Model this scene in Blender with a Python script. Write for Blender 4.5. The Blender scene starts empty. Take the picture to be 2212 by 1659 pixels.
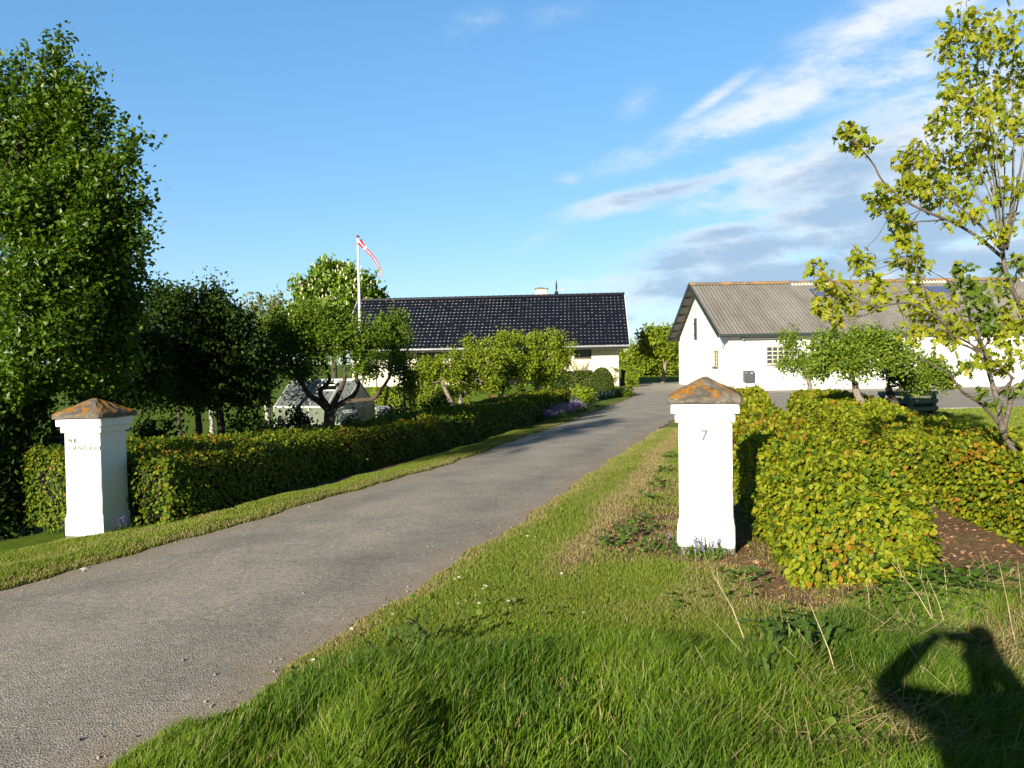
import bpy, math, random
import numpy as np
from mathutils import Matrix, Vector
R = math.radians
scene = bpy.context.scene
col = scene.collection

# ------------------------------------------------------------------ camera
EYE = 1.6
FPX = 1788.0
PITCH, ROLL = R(1.6), R(-1.03)
cam_data = bpy.data.cameras.new("viewpoint")
cam_data.sensor_width = 36.0
cam_data.lens = FPX / 2212 * 36.0
cam_data.clip_start = 0.12
cam_data.clip_end = 3000
cam = bpy.data.objects.new("viewpoint", cam_data)
col.objects.link(cam)
CM = Matrix.Rotation(math.pi / 2 - PITCH, 4, 'X') @ Matrix.Rotation(ROLL, 4, 'Z')
cam.matrix_world = Matrix.Translation((0, 0, EYE)) @ CM
scene.camera = cam

# ------------------------------------------------------------------ light
SUN_AZ, SUN_EL = R(28.0), R(16.8)          # the light travels towards SUN_AZ
sd = Vector((math.sin(SUN_AZ) * math.cos(SUN_EL), math.cos(SUN_AZ) * math.cos(SUN_EL), -math.sin(SUN_EL)))
sun_data = bpy.data.lights.new("sun", 'SUN')
sun_data.energy = 5.0
sun_data.angle = R(0.5)
sun_data.color = (1.0, 0.915, 0.76)
sun = bpy.data.objects.new("sun", sun_data)
sun.rotation_euler = sd.to_track_quat('-Z', 'Y').to_euler()
sun.location = (-20, -30, 30)
col.objects.link(sun)

scene.view_settings.view_transform = 'Standard'
scene.view_settings.look = 'None'
scene.view_settings.gamma = 1.0
scene.view_settings.exposure = 0.88
scene.render.engine = 'CYCLES'
scene.cycles.max_bounces = 6
scene.cycles.diffuse_bounces = 3
scene.cycles.glossy_bounces = 2
scene.cycles.transmission_bounces = 4
scene.cycles.transparent_max_bounces = 6
scene.cycles.caustics_reflective = False
scene.cycles.caustics_refractive = False
scene.cycles.use_denoising = True

def ray(px, py):
    return CM.to_3x3() @ Vector(((px - 1106) / FPX, -(py - 829.5) / FPX, -1))
def gp(px, py, z=0.0):                      # where a sight line meets the level z
    d = ray(px, py); t = (z - EYE) / d.z
    return np.array((d.x * t, d.y * t))
def at(px, py, Y):                          # a sight line at the distance Y
    d = ray(px, py); t = Y / d.y
    return np.array((d.x * t, Y, EYE + d.z * t))

# ------------------------------------------------------------------ sky
world = bpy.data.worlds.new("World")
scene.world = world
world.use_nodes = True
W = world.node_tree
W.nodes.clear()
def wn(t, **k):
    n = W.nodes.new(t)
    for a, b in k.items(): setattr(n, a, b)
    return n
def wmath(op, a, b=None, clamp=False):
    n = wn('ShaderNodeMath', operation=op); n.use_clamp = clamp
    for i, v in enumerate((a, b)):
        if v is None: continue
        if isinstance(v, (int, float)): n.inputs[i].default_value = v
        else: W.links.new(v, n.inputs[i])
    return n.outputs[0]
sky = wn('ShaderNodeTexSky', sky_type='NISHITA')
sky.sun_disc = False
sky.sun_elevation = SUN_EL
sky.sun_rotation = SUN_AZ + math.pi
sky.air_density = 1.0
sky.dust_density = 0.1
sky.ozone_density = 2.2
SKY_STRENGTH = 0.1
bg_sky = wn('ShaderNodeBackground'); bg_sky.inputs[1].default_value = SKY_STRENGTH
hs = wn('ShaderNodeHueSaturation'); hs.inputs['Saturation'].default_value = 1.3
W.links.new(sky.outputs[0], hs.inputs['Color'])
# a clear evening sky: even blue above the horizon, dimmed overhead to cut fill
gm = wn('ShaderNodeGamma'); gm.inputs[1].default_value = .55; W.links.new(hs.outputs[0], gm.inputs[0])
tint = wn('ShaderNodeMixRGB', blend_type='MULTIPLY'); tint.inputs[0].default_value = 1; tint.inputs[2].default_value = (1.30, 1.70, 2.16, 1)
W.links.new(gm.outputs[0], tint.inputs[1])
tc = wn('ShaderNodeTexCoord')
sx = wn('ShaderNodeSeparateXYZ'); W.links.new(tc.outputs['Generated'], sx.inputs[0])
az = wmath('ARCTAN2', sx.outputs[0], sx.outputs[1])
el = wmath('ARCSINE', sx.outputs[2])
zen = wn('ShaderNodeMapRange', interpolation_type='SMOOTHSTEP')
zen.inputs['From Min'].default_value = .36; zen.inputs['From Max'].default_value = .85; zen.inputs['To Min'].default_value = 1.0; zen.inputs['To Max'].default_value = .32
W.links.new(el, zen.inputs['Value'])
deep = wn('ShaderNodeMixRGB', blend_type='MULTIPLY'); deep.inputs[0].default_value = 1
side = wn('ShaderNodeMapRange', interpolation_type='SMOOTHSTEP')      # sky dimmed to the sides and behind, added to cut fill on shaded faces
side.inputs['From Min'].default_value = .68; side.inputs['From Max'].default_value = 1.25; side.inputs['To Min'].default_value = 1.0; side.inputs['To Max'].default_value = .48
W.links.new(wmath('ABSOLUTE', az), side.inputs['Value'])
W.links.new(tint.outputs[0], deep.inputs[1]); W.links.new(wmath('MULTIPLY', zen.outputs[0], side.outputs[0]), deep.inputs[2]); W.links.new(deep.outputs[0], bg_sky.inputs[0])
cb = wn('ShaderNodeCombineXYZ'); W.links.new(az, cb.inputs[0]); W.links.new(el, cb.inputs[1])
def wnoise(scale, detail, rough, stretch, rot, off=0.0):
    mp = wn('ShaderNodeMapping'); mp.inputs['Location'].default_value = (off, off * .7, 0)
    mp.inputs['Rotation'].default_value = (0, 0, -rot); mp.inputs['Scale'].default_value = (1, stretch, 1)
    W.links.new(cb.outputs[0], mp.inputs[0])
    n = wn('ShaderNodeTexNoise'); n.inputs['Scale'].default_value = scale
    n.inputs['Detail'].default_value = detail; n.inputs['Roughness'].default_value = rough
    W.links.new(mp.outputs[0], n.inputs['Vector'])
    return n
n_big = wnoise(7, 8, .62, 2.6, R(13))
n_fine = wnoise(24, 9, .68, 2.2, R(13), 3.1)
n_sh = wnoise(9, 5, .55, 2.2, R(8), 7.7)
# cloud banks: centre (photo), half length, half width, slope in degrees, weight
CLOUDS = [(1640, 240, 440, 54, 16, .64), (1790, 130, 400, 62, 18, .42), (2010, 0, 380, 80, 14, .6), (1560, 200, 170, 22, 30, .5), (2080, 245, 420, 95, 11, .95),
          (1470, 405, 340, 34, 11, .95), (1850, 355, 400, 85, 9, 1.15), (1800, 462, 210, 52, 8, 1.4), (2000, 470, 200, 55, 4, 1.4), (1560, 505, 170, 30, 6, 1.1), (2100, 400, 260, 90, 6, 1.1), (2060, 440, 290, 75, 6, 1.2),
          (1500, 620, 420, 60, 2, 1.0), (1330, 600, 200, 22, 3, .6), (1650, 535, 400, 48, 5, 1.15), (1750, 590, 580, 50, 4, 1.25), (2150, 560, 400, 90, 3, 1.0), (1950, 340, 360, 110, 9, 1.05), (2010, 120, 320, 60, 15, .62), (1980, 500, 340, 75, 5, 1.2), (1600, 370, 330, 40, 10, .75), (1350, 690, 420, 60, 0, .35),
          (1150, 522, 90, 22, 22, .3), (1035, 45, 110, 50, 20, .26), (1235, 385, 60, 22, 5, .28), (1375, 222, 70, 40, 30, .26),
          (1200, 30, 120, 35, 5, .2), (460, 603, 26, 9, 0, .25), (810, 545, 60, 14, 20, .22)]
total = None
for (px, py, L, Wd, ang, wt) in CLOUDS:
    d = ray(px, py).normalized()
    mp = wn('ShaderNodeMapping', vector_type='TEXTURE')
    mp.inputs['Location'].default_value = (math.atan2(d.x, d.y), math.asin(d.z), 0)
    mp.inputs['Rotation'].default_value = (0, 0, R(ang))
    mp.inputs['Scale'].default_value = (L / FPX, Wd / FPX, 1)
    W.links.new(cb.outputs[0], mp.inputs[0])
    ln = wn('ShaderNodeVectorMath', operation='LENGTH'); W.links.new(mp.outputs[0], ln.inputs[0])
    m = wmath('MULTIPLY_ADD', ln.outputs['Value'], -wt)
    m.node.inputs[2].default_value = wt * 1.05
    m = wmath('MAXIMUM', m, 0.0)
    total = m if total is None else wmath('MAXIMUM', total, m)
nn = wmath('ADD', wmath('MULTIPLY', n_big.outputs[0], 1.9), wmath('MULTIPLY', n_fine.outputs[0], 1.15))
dens = wmath('ADD', total, wmath('MULTIPLY', wmath('SUBTRACT', nn, 1.52), wmath('MINIMUM', wmath('MULTIPLY', total, 2.2), 1.0)))
mask = wn('ShaderNodeMapRange', interpolation_type='SMOOTHSTEP')
mask.inputs['From Min'].default_value = .02; mask.inputs['From Max'].default_value = .85
W.links.new(dens, mask.inputs['Value'])
shade = wn('ShaderNodeMapRange', interpolation_type='SMOOTHSTEP')
shade.inputs['From Min'].default_value = .60; shade.inputs['From Max'].default_value = 1.3
W.links.new(wmath('ADD', wmath('ADD', wmath('MULTIPLY', dens, .6), wmath('MULTIPLY', n_sh.outputs[0], 1.1)), wmath('MULTIPLY', wmath('SUBTRACT', .17, el), 1.6)), shade.inputs['Value'])
cmix = wn('ShaderNodeMixRGB')
cmix.inputs[1].default_value = (.53, .55, .565, 1); cmix.inputs[2].default_value = (.22, .31, .42, 1)
W.links.new(shade.outputs[0], cmix.inputs[0])
bg_cloud = wn('ShaderNodeBackground'); bg_cloud.inputs[1].default_value = 1.0
W.links.new(cmix.outputs[0], bg_cloud.inputs[0])
mixs = wn('ShaderNodeMixShader')
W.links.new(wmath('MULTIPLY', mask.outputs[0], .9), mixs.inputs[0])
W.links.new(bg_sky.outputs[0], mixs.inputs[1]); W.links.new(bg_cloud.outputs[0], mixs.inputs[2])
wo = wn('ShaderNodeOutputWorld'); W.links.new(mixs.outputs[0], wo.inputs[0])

# ------------------------------------------------------------------ helpers: objects
def tag(o, label=None, cat=None, group=None, kind=None):
    if label: o['label'] = label
    if cat: o['category'] = cat
    if group: o['group'] = group
    if kind: o['kind'] = kind
    return o
def thing(name, label, cat, loc=(0, 0, 0), rz=0.0, group=None, kind=None):
    o = bpy.data.objects.new(name, None)
    o.empty_display_size = .2
    o.location = loc; o.rotation_euler = (0, 0, rz)
    col.objects.link(o)
    return tag(o, label, cat, group, kind)
def link(name, me, mats, parent=None):
    if not isinstance(mats, (list, tuple)): mats = [mats]
    for m in mats: me.materials.append(m)
    o = bpy.data.objects.new(name, me)
    col.objects.link(o)
    if parent is not None: o.parent = parent
    return o
def copy_tree(o, parent=None):
    c = o.copy(); col.objects.link(c)
    if parent is not None: c.parent = parent
    for ch in list(o.children): copy_tree(ch, c)
    return c
def np_mesh(name, co, loops, totals, smooth=False, mat_idx=None):
    me = bpy.data.meshes.new(name)
    co = np.ascontiguousarray(co, dtype=np.float32)
    loops = np.ascontiguousarray(loops, dtype=np.int32).ravel()
    totals = np.ascontiguousarray(totals, dtype=np.int32)
    me.vertices.add(len(co)); me.vertices.foreach_set('co', co.ravel())
    me.loops.add(len(loops)); me.loops.foreach_set('vertex_index', loops)
    starts = np.concatenate(([0], np.cumsum(totals)[:-1])).astype(np.int32)
    me.polygons.add(len(totals)); me.polygons.foreach_set('loop_start', starts)
    try: me.polygons.foreach_set('loop_total', totals)
    except Exception: pass
    me.polygons.foreach_set('use_smooth', np.full(len(totals), bool(smooth)))
    if mat_idx is not None: me.polygons.foreach_set('material_index', np.ascontiguousarray(mat_idx, dtype=np.int32))
    me.update(calc_edges=True)
    return me
class MB:
    """collects shapes that belong to ONE mesh object"""
    def __init__(s): s.v = []; s.f = []; s.m = []; s.cur = 0
    def add(s, vs, fs):
        b = len(s.v); s.v += [tuple(map(float, v)) for v in vs]
        for f in fs: s.f.append([i + b for i in f]); s.m.append(s.cur)
        return s
    def box(s, c, size, M=None, taper=1.0, rz=0.0):
        hx, hy, hz = (x / 2 for x in size)
        vs = [Vector((sx * hx * (taper if sz > 0 else 1), sy * hy * (taper if sz > 0 else 1), sz * hz)) for sz in (-1, 1) for sx, sy in ((-1, -1), (1, -1), (1, 1), (-1, 1))]
        if rz: vs = [Matrix.Rotation(rz, 3, 'Z') @ v for v in vs]
        if M is not None: vs = [M @ v for v in vs]
        vs = [v + Vector(c) for v in vs]
        return s.add(vs, [(3, 2, 1, 0), (4, 5, 6, 7), (0, 1, 5, 4), (1, 2, 6, 5), (2, 3, 7, 6), (3, 0, 4, 7)])
    def bevbox(s, c, size, b=.008, rz=0.0):
        hx, hy, hz = (x / 2 for x in size)
        rings = [(hx - b, hy - b, -hz), (hx, hy, -hz + b), (hx, hy, hz - b), (hx - b, hy - b, hz)]
        return s.loft([[(x, y, z) for x, y in oct_ring(ax, ay, b)] for ax, ay, z in rings], c, rz)
    def loft(s, rings, c=(0, 0, 0), rz=0.0, caps=True):
        n = len(rings[0]); Rm = Matrix.Rotation(rz, 3, 'Z'); C = Vector(c)
        vs = [Rm @ Vector(p) + C for r in rings for p in r]
        fs = [(k * n + i, k * n + (i + 1) % n, (k + 1) * n + (i + 1) % n, (k + 1) * n + i) for k in range(len(rings) - 1) for i in range(n)]
        if caps: fs += [tuple(range(n - 1, -1, -1)), tuple((len(rings) - 1) * n + i for i in range(n))]
        return s.add(vs, fs)
    def bar(s, a, b, w, h=None, up=(0, 0, 1)):
        a, b = Vector(a), Vector(b); h = h or w
        d = (b - a).normalized(); u = Vector(up)
        if abs(d.dot(u)) > .98: u = Vector((0, 1, 0))
        x = d.cross(u).normalized(); y = x.cross(d)
        vs = [p + x * sx * w / 2 + y * sy * h / 2 for p in (a, b) for sx, sy in ((-1, -1), (1, -1), (1, 1), (-1, 1))]
        return s.add(vs, [(3, 2, 1, 0), (4, 5, 6, 7), (0, 1, 5, 4), (1, 2, 6, 5), (2, 3, 7, 6), (3, 0, 4, 7)])
    def tube(s, pts, rad, n=6, caps=True):
        pts = [Vector(p) for p in pts]
        if isinstance(rad, (int, float)): rad = [rad] * len(pts)
        t0 = (pts[1] - pts[0]).normalized()
        u = t0.cross(Vector((.31, .87, .13))).normalized()
        vs = []
        for i, p in enumerate(pts):
            t = (pts[min(i + 1, len(pts) - 1)] - pts[max(i - 1, 0)]).normalized()
            u = (u - t * u.dot(t)).normalized(); w = t.cross(u)
            vs += [p + (u * math.cos(a) + w * math.sin(a)) * rad[i] for a in (2 * math.pi * k / n for k in range(n))]
        fs = [(k * n + i, k * n + (i + 1) % n, (k + 1) * n + (i + 1) % n, (k + 1) * n + i) for k in range(len(pts) - 1) for i in range(n)]
        if caps: fs += [tuple(range(n - 1, -1, -1)), tuple((len(pts) - 1) * n + i for i in range(n))]
        return s.add(vs, fs)
    def lathe(s, prof, c=(0, 0, 0), n=16):
        C = Vector(c)
        return s.loft([[(r * math.cos(2 * math.pi * k / n), r * math.sin(2 * math.pi * k / n), z) for k in range(n)] for r, z in prof], C)
    def build(s, name, mats, parent=None, smooth=False):
        tot = [len(f) for f in s.f]
        me = np_mesh(name, np.array(s.v), np.array([i for f in s.f for i in f]), tot, smooth, s.m)
        return link(name, me, mats, parent)
def oct_ring(ax, ay, b):
    return [(ax - b, -ay), (ax, -ay + b), (ax, ay - b), (ax - b, ay), (-ax + b, ay), (-ax, ay - b), (-ax, -ay + b), (-ax + b, -ay)]
def rect(ax, ay, z): return [(-ax, -ay, z), (ax, -ay, z), (ax, ay, z), (-ax, ay, z)]

# ------------------------------------------------------------------ helpers: materials
def new_mat(name):
    m = bpy.data.materials.new(name); m.use_nodes = True
    nt = m.node_tree; b = nt.nodes['Principled BSDF']
    return m, nt, b
def N(nt, t, **k):
    n = nt.nodes.new(t)
    for a, v in k.items():
        if a.startswith('i_'):
            key = a[2:]
            n.inputs[int(key) if key.isdigit() else key.replace('_', ' ')].default_value = v
        else: setattr(n, a, v)
    return n
def ramp(nt, fac, stops):
    r = nt.nodes.new('ShaderNodeValToRGB')
    while len(r.color_ramp.elements) < len(stops): r.color_ramp.elements.new(.5)
    for e, (p, c) in zip(r.color_ramp.elements, stops):
        e.position = p; e.color = (*c, 1)
    nt.links.new(fac, r.inputs[0])
    return r.outputs[0]
def noise(nt, scale, detail=4, rough=.55, vec=None, dist=0.0):
    n = nt.nodes.new('ShaderNodeTexNoise')
    n.inputs['Scale'].default_value = scale; n.inputs['Detail'].default_value = detail
    n.inputs['Roughness'].default_value = rough; n.inputs['Distortion'].default_value = dist
    if vec is None:
        g = nt.nodes.new('ShaderNodeTexCoord'); vec = g.outputs['Object']
    nt.links.new(vec, n.inputs['Vector'])
    return n.outputs['Fac']
def bump(nt, b, h, strength=.3, dist=.01):
    n = nt.nodes.new('ShaderNodeBump'); n.inputs['Strength'].default_value = strength; n.inputs['Distance'].default_value = dist
    nt.links.new(h, n.inputs['Height']); nt.links.new(n.outputs[0], b.inputs['Normal'])
def mat_noise(name, c1, c2, scale=8, rough=.7, bumps=.3, bd=.01, detail=5, spec=.3, metal=0.0, bscale=None, lo=.3, hi=.7):
    m, nt, b = new_mat(name)
    f = noise(nt, scale, detail)
    nt.links.new(ramp(nt, f, [(lo, c1), (hi, c2)]), b.inputs['Base Color'])
    b.inputs['Roughness'].default_value = rough; b.inputs['Specular IOR Level'].default_value = spec
    b.inputs['Metallic'].default_value = metal
    if bumps: bump(nt, b, noise(nt, bscale or scale * 3, 4), bumps, bd)
    return m
def leafmat(name, stops, trans=.3, rough=.48, spec=.35):
    m, nt, b = new_mat(name)
    g = nt.nodes.new('ShaderNodeNewGeometry')
    c = ramp(nt, g.outputs['Random Per Island'], stops)
    nt.links.new(c, b.inputs['Base Color'])
    b.inputs['Roughness'].default_value = rough; b.inputs['Specular IOR Level'].default_value = spec
    t = nt.nodes.new('ShaderNodeBsdfTranslucent')
    mx = nt.nodes.new('ShaderNodeMixRGB'); mx.blend_type = 'MULTIPLY'; mx.inputs[0].default_value = 1
    mx.inputs[2].default_value = (1.25, 1.15, .35, 1)
    nt.links.new(c, mx.inputs[1]); nt.links.new(mx.outputs[0], t.inputs[0])
    s = nt.nodes.new('ShaderNodeMixShader'); s.inputs[0].default_value = trans
    nt.links.new(b.outputs[0], s.inputs[1]); nt.links.new(t.outputs[0], s.inputs[2])
    nt.links.new(s.outputs[0], nt.nodes['Material Output'].inputs[0])
    return m
def ev(stops): return [(i / max(1, len(stops) - 1), c) for i, c in enumerate(stops)]

M = {}
M['white'] = mat_noise('white_limewash', (.80, .80, .78), (.86, .86, .84), 6, .75, .25, .004, bscale=45, spec=.2)
M['white_barn'] = mat_noise('barn_limewash', (.84, .835, .81), (.89, .888, .87), 1.2, .8, .3, .01, bscale=9, spec=.2)
M['lichen'] = None
def lichen_mat():
    m, nt, b = new_mat('lichened_stone')
    st = ramp(nt, noise(nt, 16, 6, .7), [(.3, (.075, .066, .055)), (.5, (.15, .13, .105)), (.72, (.27, .245, .20))])
    lic = ramp(nt, noise(nt, 40, 4), [(.35, (.24, .105, .02)), (.7, (.46, .22, .03))])
    fac = noise(nt, 8, 8, .72, dist=.5)
    # lichen grows where the cap is weathered most, on its upper faces
    ge = nt.nodes.new('ShaderNodeNewGeometry'); sp = nt.nodes.new('ShaderNodeSeparateXYZ'); nt.links.new(ge.outputs['Normal'], sp.inputs[0])
    ad = N(nt, 'ShaderNodeMath', operation='MULTIPLY_ADD', i_1=.16); nt.links.new(sp.outputs[2], ad.inputs[0]); nt.links.new(fac, ad.inputs[2])
    mk = ramp(nt, ad.outputs[0], [(.61, (0, 0, 0)), (.68, (1, 1, 1))])
    mx = nt.nodes.new('ShaderNodeMixRGB'); nt.links.new(mk, mx.inputs[0]); nt.links.new(st, mx.inputs[1]); nt.links.new(lic, mx.inputs[2])
    nt.links.new(mx.outputs[0], b.inputs['Base Color']); b.inputs['Roughness'].default_value = .92; b.inputs['Specular IOR Level'].default_value = .1
    bump(nt, b, noise(nt, 60, 6, .7), .8, .012)
    return m
M['lichen'] = lichen_mat()
M['footing'] = mat_noise('grey_footing_stone', (.12, .11, .10), (.24, .22, .19), 30, .9, .6, .01)
M['letter'] = mat_noise('faded_letter_paint', (.09, .085, .07), (.16, .15, .12), 60, .8, 0)
M['letter_pale'] = mat_noise('pale_letter_paint', (.17, .16, .12), (.26, .24, .18), 60, .8, 0)
M['letter_dark'] = mat_noise('dark_iron_numeral', (.10, .10, .10), (.22, .22, .21), 60, .5, 0)
M['bark'] = mat_noise('bark', (.045, .033, .024), (.15, .115, .085), 24, .9, .8, .02, lo=.35, hi=.75)
M['bark_pale'] = mat_noise('pale_bark', (.13, .10, .075), (.33, .28, .22), 26, .85, .7, .01)
M['bark_mid'] = mat_noise('grey_brown_bark', (.07, .056, .044), (.20, .168, .135), 30, .85, .6, .008)
M['bark_light'] = mat_noise('whitish_bark', (.25, .23, .20), (.55, .52, .46), 18, .85, .6, .01)
M['twig'] = mat_noise('inner_twigs', (.014, .018, .007), (.035, .04, .014), 12, .9, .5, .03)
# ------------------------------------------------------------------ lie of the land
LX = np.array([(-16, -4), (-8.6, 1.5), (-5.6, 4.2), (-3.72, 5.93), (-3.55, 6.43), (-3.15, 7.3), (-2.85, 8.06), (-2.55, 8.89), (-2.12, 10.12), (-1.54, 11.49),
               (-0.9, 13.19), (-0.04, 16.4), (1.59, 21.85), (4.45, 32.16), (5.7, 38), (5.97, 42.05), (7.0, 48), (7.9, 54)])
RX = np.array([(-7.0, -4), (-2.6, .9), (-1.62, 3.2), (-1.52, 3.49), (-1.33, 3.85), (-1.19, 4.35), (-1.03, 4.84), (-0.75, 5.71), (-0.45, 6.62), (-0.15, 7.53),
               (0.3, 8.94), (1.02, 11.35), (2.54, 16.18), (4.0, 20.9), (4.75, 22.6), (5.4, 23.2), (8.5, 23.5), (60, 24.5)])
def wob(y, a): return .03 * np.sin(y * 3.1 + a) + .022 * np.sin(y * 7.3 + a * 2) + .012 * np.sin(y * 17.0 + a * 3)
def roadL(y): return np.interp(y, LX[:, 1], LX[:, 0]) + wob(np.asarray(y, float), .4)
def roadR(y): return np.interp(y, RX[:, 1], RX[:, 0]) + wob(np.asarray(y, float), 2.2)
def vnoise(x, y, seed=0):
    """smooth value noise in the plane"""
    x = np.asarray(x, float); y = np.asarray(y, float)
    xi = np.floor(x).astype(np.int64); yi = np.floor(y).astype(np.int64)
    fx = x - xi; fy = y - yi
    fx = fx * fx * (3 - 2 * fx); fy = fy * fy * (3 - 2 * fy)
    def h(a, b):
        n = (a * 374761393 + b * 668265263 + seed * 974634221) & 0xffffffff
        n = ((n ^ (n >> 13)) * 1274126177) & 0xffffffff
        return ((n ^ (n >> 16)) & 0xffff) / 65535.0
    return (h(xi, yi) * (1 - fx) + h(xi + 1, yi) * fx) * (1 - fy) + (h(xi, yi + 1) * (1 - fx) + h(xi + 1, yi + 1) * fx) * fy
def sstep(a, b, x):
    t = np.clip((np.asarray(x, float) - a) / (b - a), 0, 1); return t * t * (3 - 2 * t)
def ground_z(x, y):
    x = np.asarray(x, float); y = np.asarray(y, float)
    s = (roadL(y) - x) * .95
    drop = np.interp(s, [0, .5, 1.5, 3, 8, 12], [0, -.02, -.15, -.42, -1.0, -1.1])
    keep = 1 - sstep(36, 44, y) * sstep(-14, -9, x)
    keep = keep * sstep(1.5, 6, y) * (1 - sstep(70, 110, y))
    z = drop * keep + .2 * sstep(40, 45, y) * sstep(.5, 3, s)
    inside = np.minimum(x - roadL(y), np.where(y > 23.6, 9.0, roadR(y) - x))
    inside = np.where(y > 53.5, -1, np.where(y < -3.5, -1, inside))
    rise = np.interp(inside, [-.25, -.04, .07], [.035, .012, -.07])
    bumps = (vnoise(x * 1.7, y * 1.7, 3) - .5) * .05 + (vnoise(x * .5, y * .5, 5) - .5) * .06
    return z + rise + bumps * np.clip(-inside / .5, 0, 1)
def gz(x, y): return float(ground_z(x, y))
def gt(px, py):
    z = 0.0
    for _ in range(14):
        p = gp(px, py, z); z = gz(*p)
    return np.array((p[0], p[1], z))

def grow(a, b, step, far, k=1.22):
    core = list(np.arange(a, b + 1e-6, step)); lo = []; s = step; v = a
    while v > -far: s *= k; v -= s; lo.append(v)
    hi = []; s = step; v = core[-1]
    while v < far: s *= k; v += s; hi.append(v)
    return np.array(lo[::-1] + core + hi)
gx = grow(-12, 13, .17, 1500); gy = grow(0, 27, .17, 1500)
GX, GY = np.meshgrid(gx, gy)
GZ = ground_z(GX, GY)
nx, ny = len(gx), len(gy)
idx = np.arange(nx * ny).reshape(ny, nx)
quads = np.stack([idx[:-1, :-1], idx[:-1, 1:], idx[1:, 1:], idx[1:, :-1]], -1).reshape(-1, 4)
me = np_mesh('ground', np.stack([GX, GY, GZ], -1).reshape(-1, 3), quads, np.full(len(quads), 4), True)
def soil_amount(x, y):
    """bare soil: under the hedges, in the bed round the right pillar, at the road's edge"""
    n = vnoise(x * 2.2, y * 2.2, 11); n2 = vnoise(x * 6, y * 6, 12)
    hx = np.interp(y, [5.6, 7.4, 12.2, 17.9], [2.30, 2.62, 3.45, 5.03])
    d = np.abs(x - hx); bed = 1 - sstep(.75, 1.15, d + (n - .5) * .5)
    bed = np.maximum(bed, (1 - sstep(.25, .62, np.hypot((x - 1.25) * .9, (y - 7.2) * .45) + (n - .5) * .4)))
    srr = (x - roadR(y)) * .95
    bed = np.maximum(bed, sstep(.85, 1.15, srr + (n - .5) * .35) * (1 - sstep(0, .3, x - hx)) * sstep(6.3, 7.0, y + (n - .5)) * (1 - sstep(10.5, 13, y)) * .85)
    bed *= sstep(4.9, 5.4, y + (n - .5) * .5) * (1 - sstep(17.5, 19, y))
    ox = np.interp(y, [6, 8, 11.5, 20.2], [4.45, 4.62, 5.2, 7.3])
    path = sstep(0, .3, x - hx - .3) * (1 - sstep(.5, 1.0, x - ox)) * sstep(5.2, 5.7, y + (n - .5) * .5 + .12 * x - .4) * (1 - sstep(19.5, 21, y))
    s = (roadL(y) - x) * .95
    lbed = sstep(.35, .6, s + (n - .5) * .25) * (1 - sstep(2.2, 2.8, s)) * sstep(9.1, 9.6, y) * (1 - sstep(22, 23, y)) * .9
    garden = sstep(1.8, 2.6, s) * (1 - sstep(5, 7, s + (n - .5) * 3)) * sstep(10, 12, y) * (1 - sstep(27, 30, y)) * .55
    return np.clip(np.maximum.reduce([bed, path, lbed, garden]) * (.75 + .5 * n2), 0, 1)
def dry_amount(x, y):
    """yellowed strips along the mown verge"""
    sr = (x - roadR(y)) * .95; sl = (roadL(y) - x) * .95
    n = vnoise(x * 1.3, y * .8, 21); n3 = vnoise(x * 5, y * 3, 22)
    tanc = np.interp(y, [6, 8, 11, 16, 20], [.95, .86, .74, .62, .6])
    a = .7 * np.exp(-((sr - .08) / .12) ** 2) + 1.3 * np.exp(-((sr - tanc - .12 * (n - .5)) / .19) ** 2) * sstep(5.6, 7, y) + .3 * np.exp(-((sr - .3) / .09) ** 2) * sstep(8, 10, y)
    b = .6 * np.exp(-((sl - .1) / .12) ** 2) + .55 * np.exp(-((sl - .8) / .2) ** 2) * (1 - sstep(9.0, 9.8, y))
    c = .55 * sstep(.5, .8, n) * sstep(4.6, 5.2, y) * (1 - sstep(9, 12, y)) * sstep(.8, 1.3, sr)
    return np.clip(np.where(sr > 0, a + c, b) * (.6 + .8 * n3), 0, 1)
def vattr(me, name, vals):
    a = me.attributes.new(name, 'FLOAT', 'POINT'); a.data.foreach_set('value', np.ascontiguousarray(vals, dtype=np.float32).ravel())
vattr(me, 'soil', soil_amount(GX, GY)); vattr(me, 'dry', dry_amount(GX, GY))
def ground_mat():
    m, nt, b = new_mat('turf_and_soil')
    g = ramp(nt, noise(nt, 5, 8, .7), [(.3, (.07, .125, .013)), (.5, (.125, .195, .022)), (.7, (.19, .245, .04))])
    fine = noise(nt, 70, 5, .7)
    dr = ramp(nt, fine, [(.3, (.22, .16, .075)), (.7, (.42, .32, .17))])
    so = ramp(nt, noise(nt, 28, 7, .7), [(.3, (.11, .07, .042)), (.52, (.24, .155, .092)), (.72, (.42, .28, .17))])
    def at_(n):
        a = nt.nodes.new('ShaderNodeAttribute'); a.attribute_name = n; return a.outputs['Fac']
    def mix(f, x, y):
        k = nt.nodes.new('ShaderNodeMixRGB'); nt.links.new(f, k.inputs[0]); nt.links.new(x, k.inputs[1]); nt.links.new(y, k.inputs[2]); return k.outputs[0]
    c = mix(at_('soil'), mix(at_('dry'), g, dr), so)
    nt.links.new(c, b.inputs['Base Color']); b.inputs['Roughness'].default_value = .95; b.inputs['Specular IOR Level'].default_value = .05
    bump(nt, b, fine, .9, .03)
    return m
ground = link('ground', me, ground_mat()); tag(ground, kind='structure')

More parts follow.
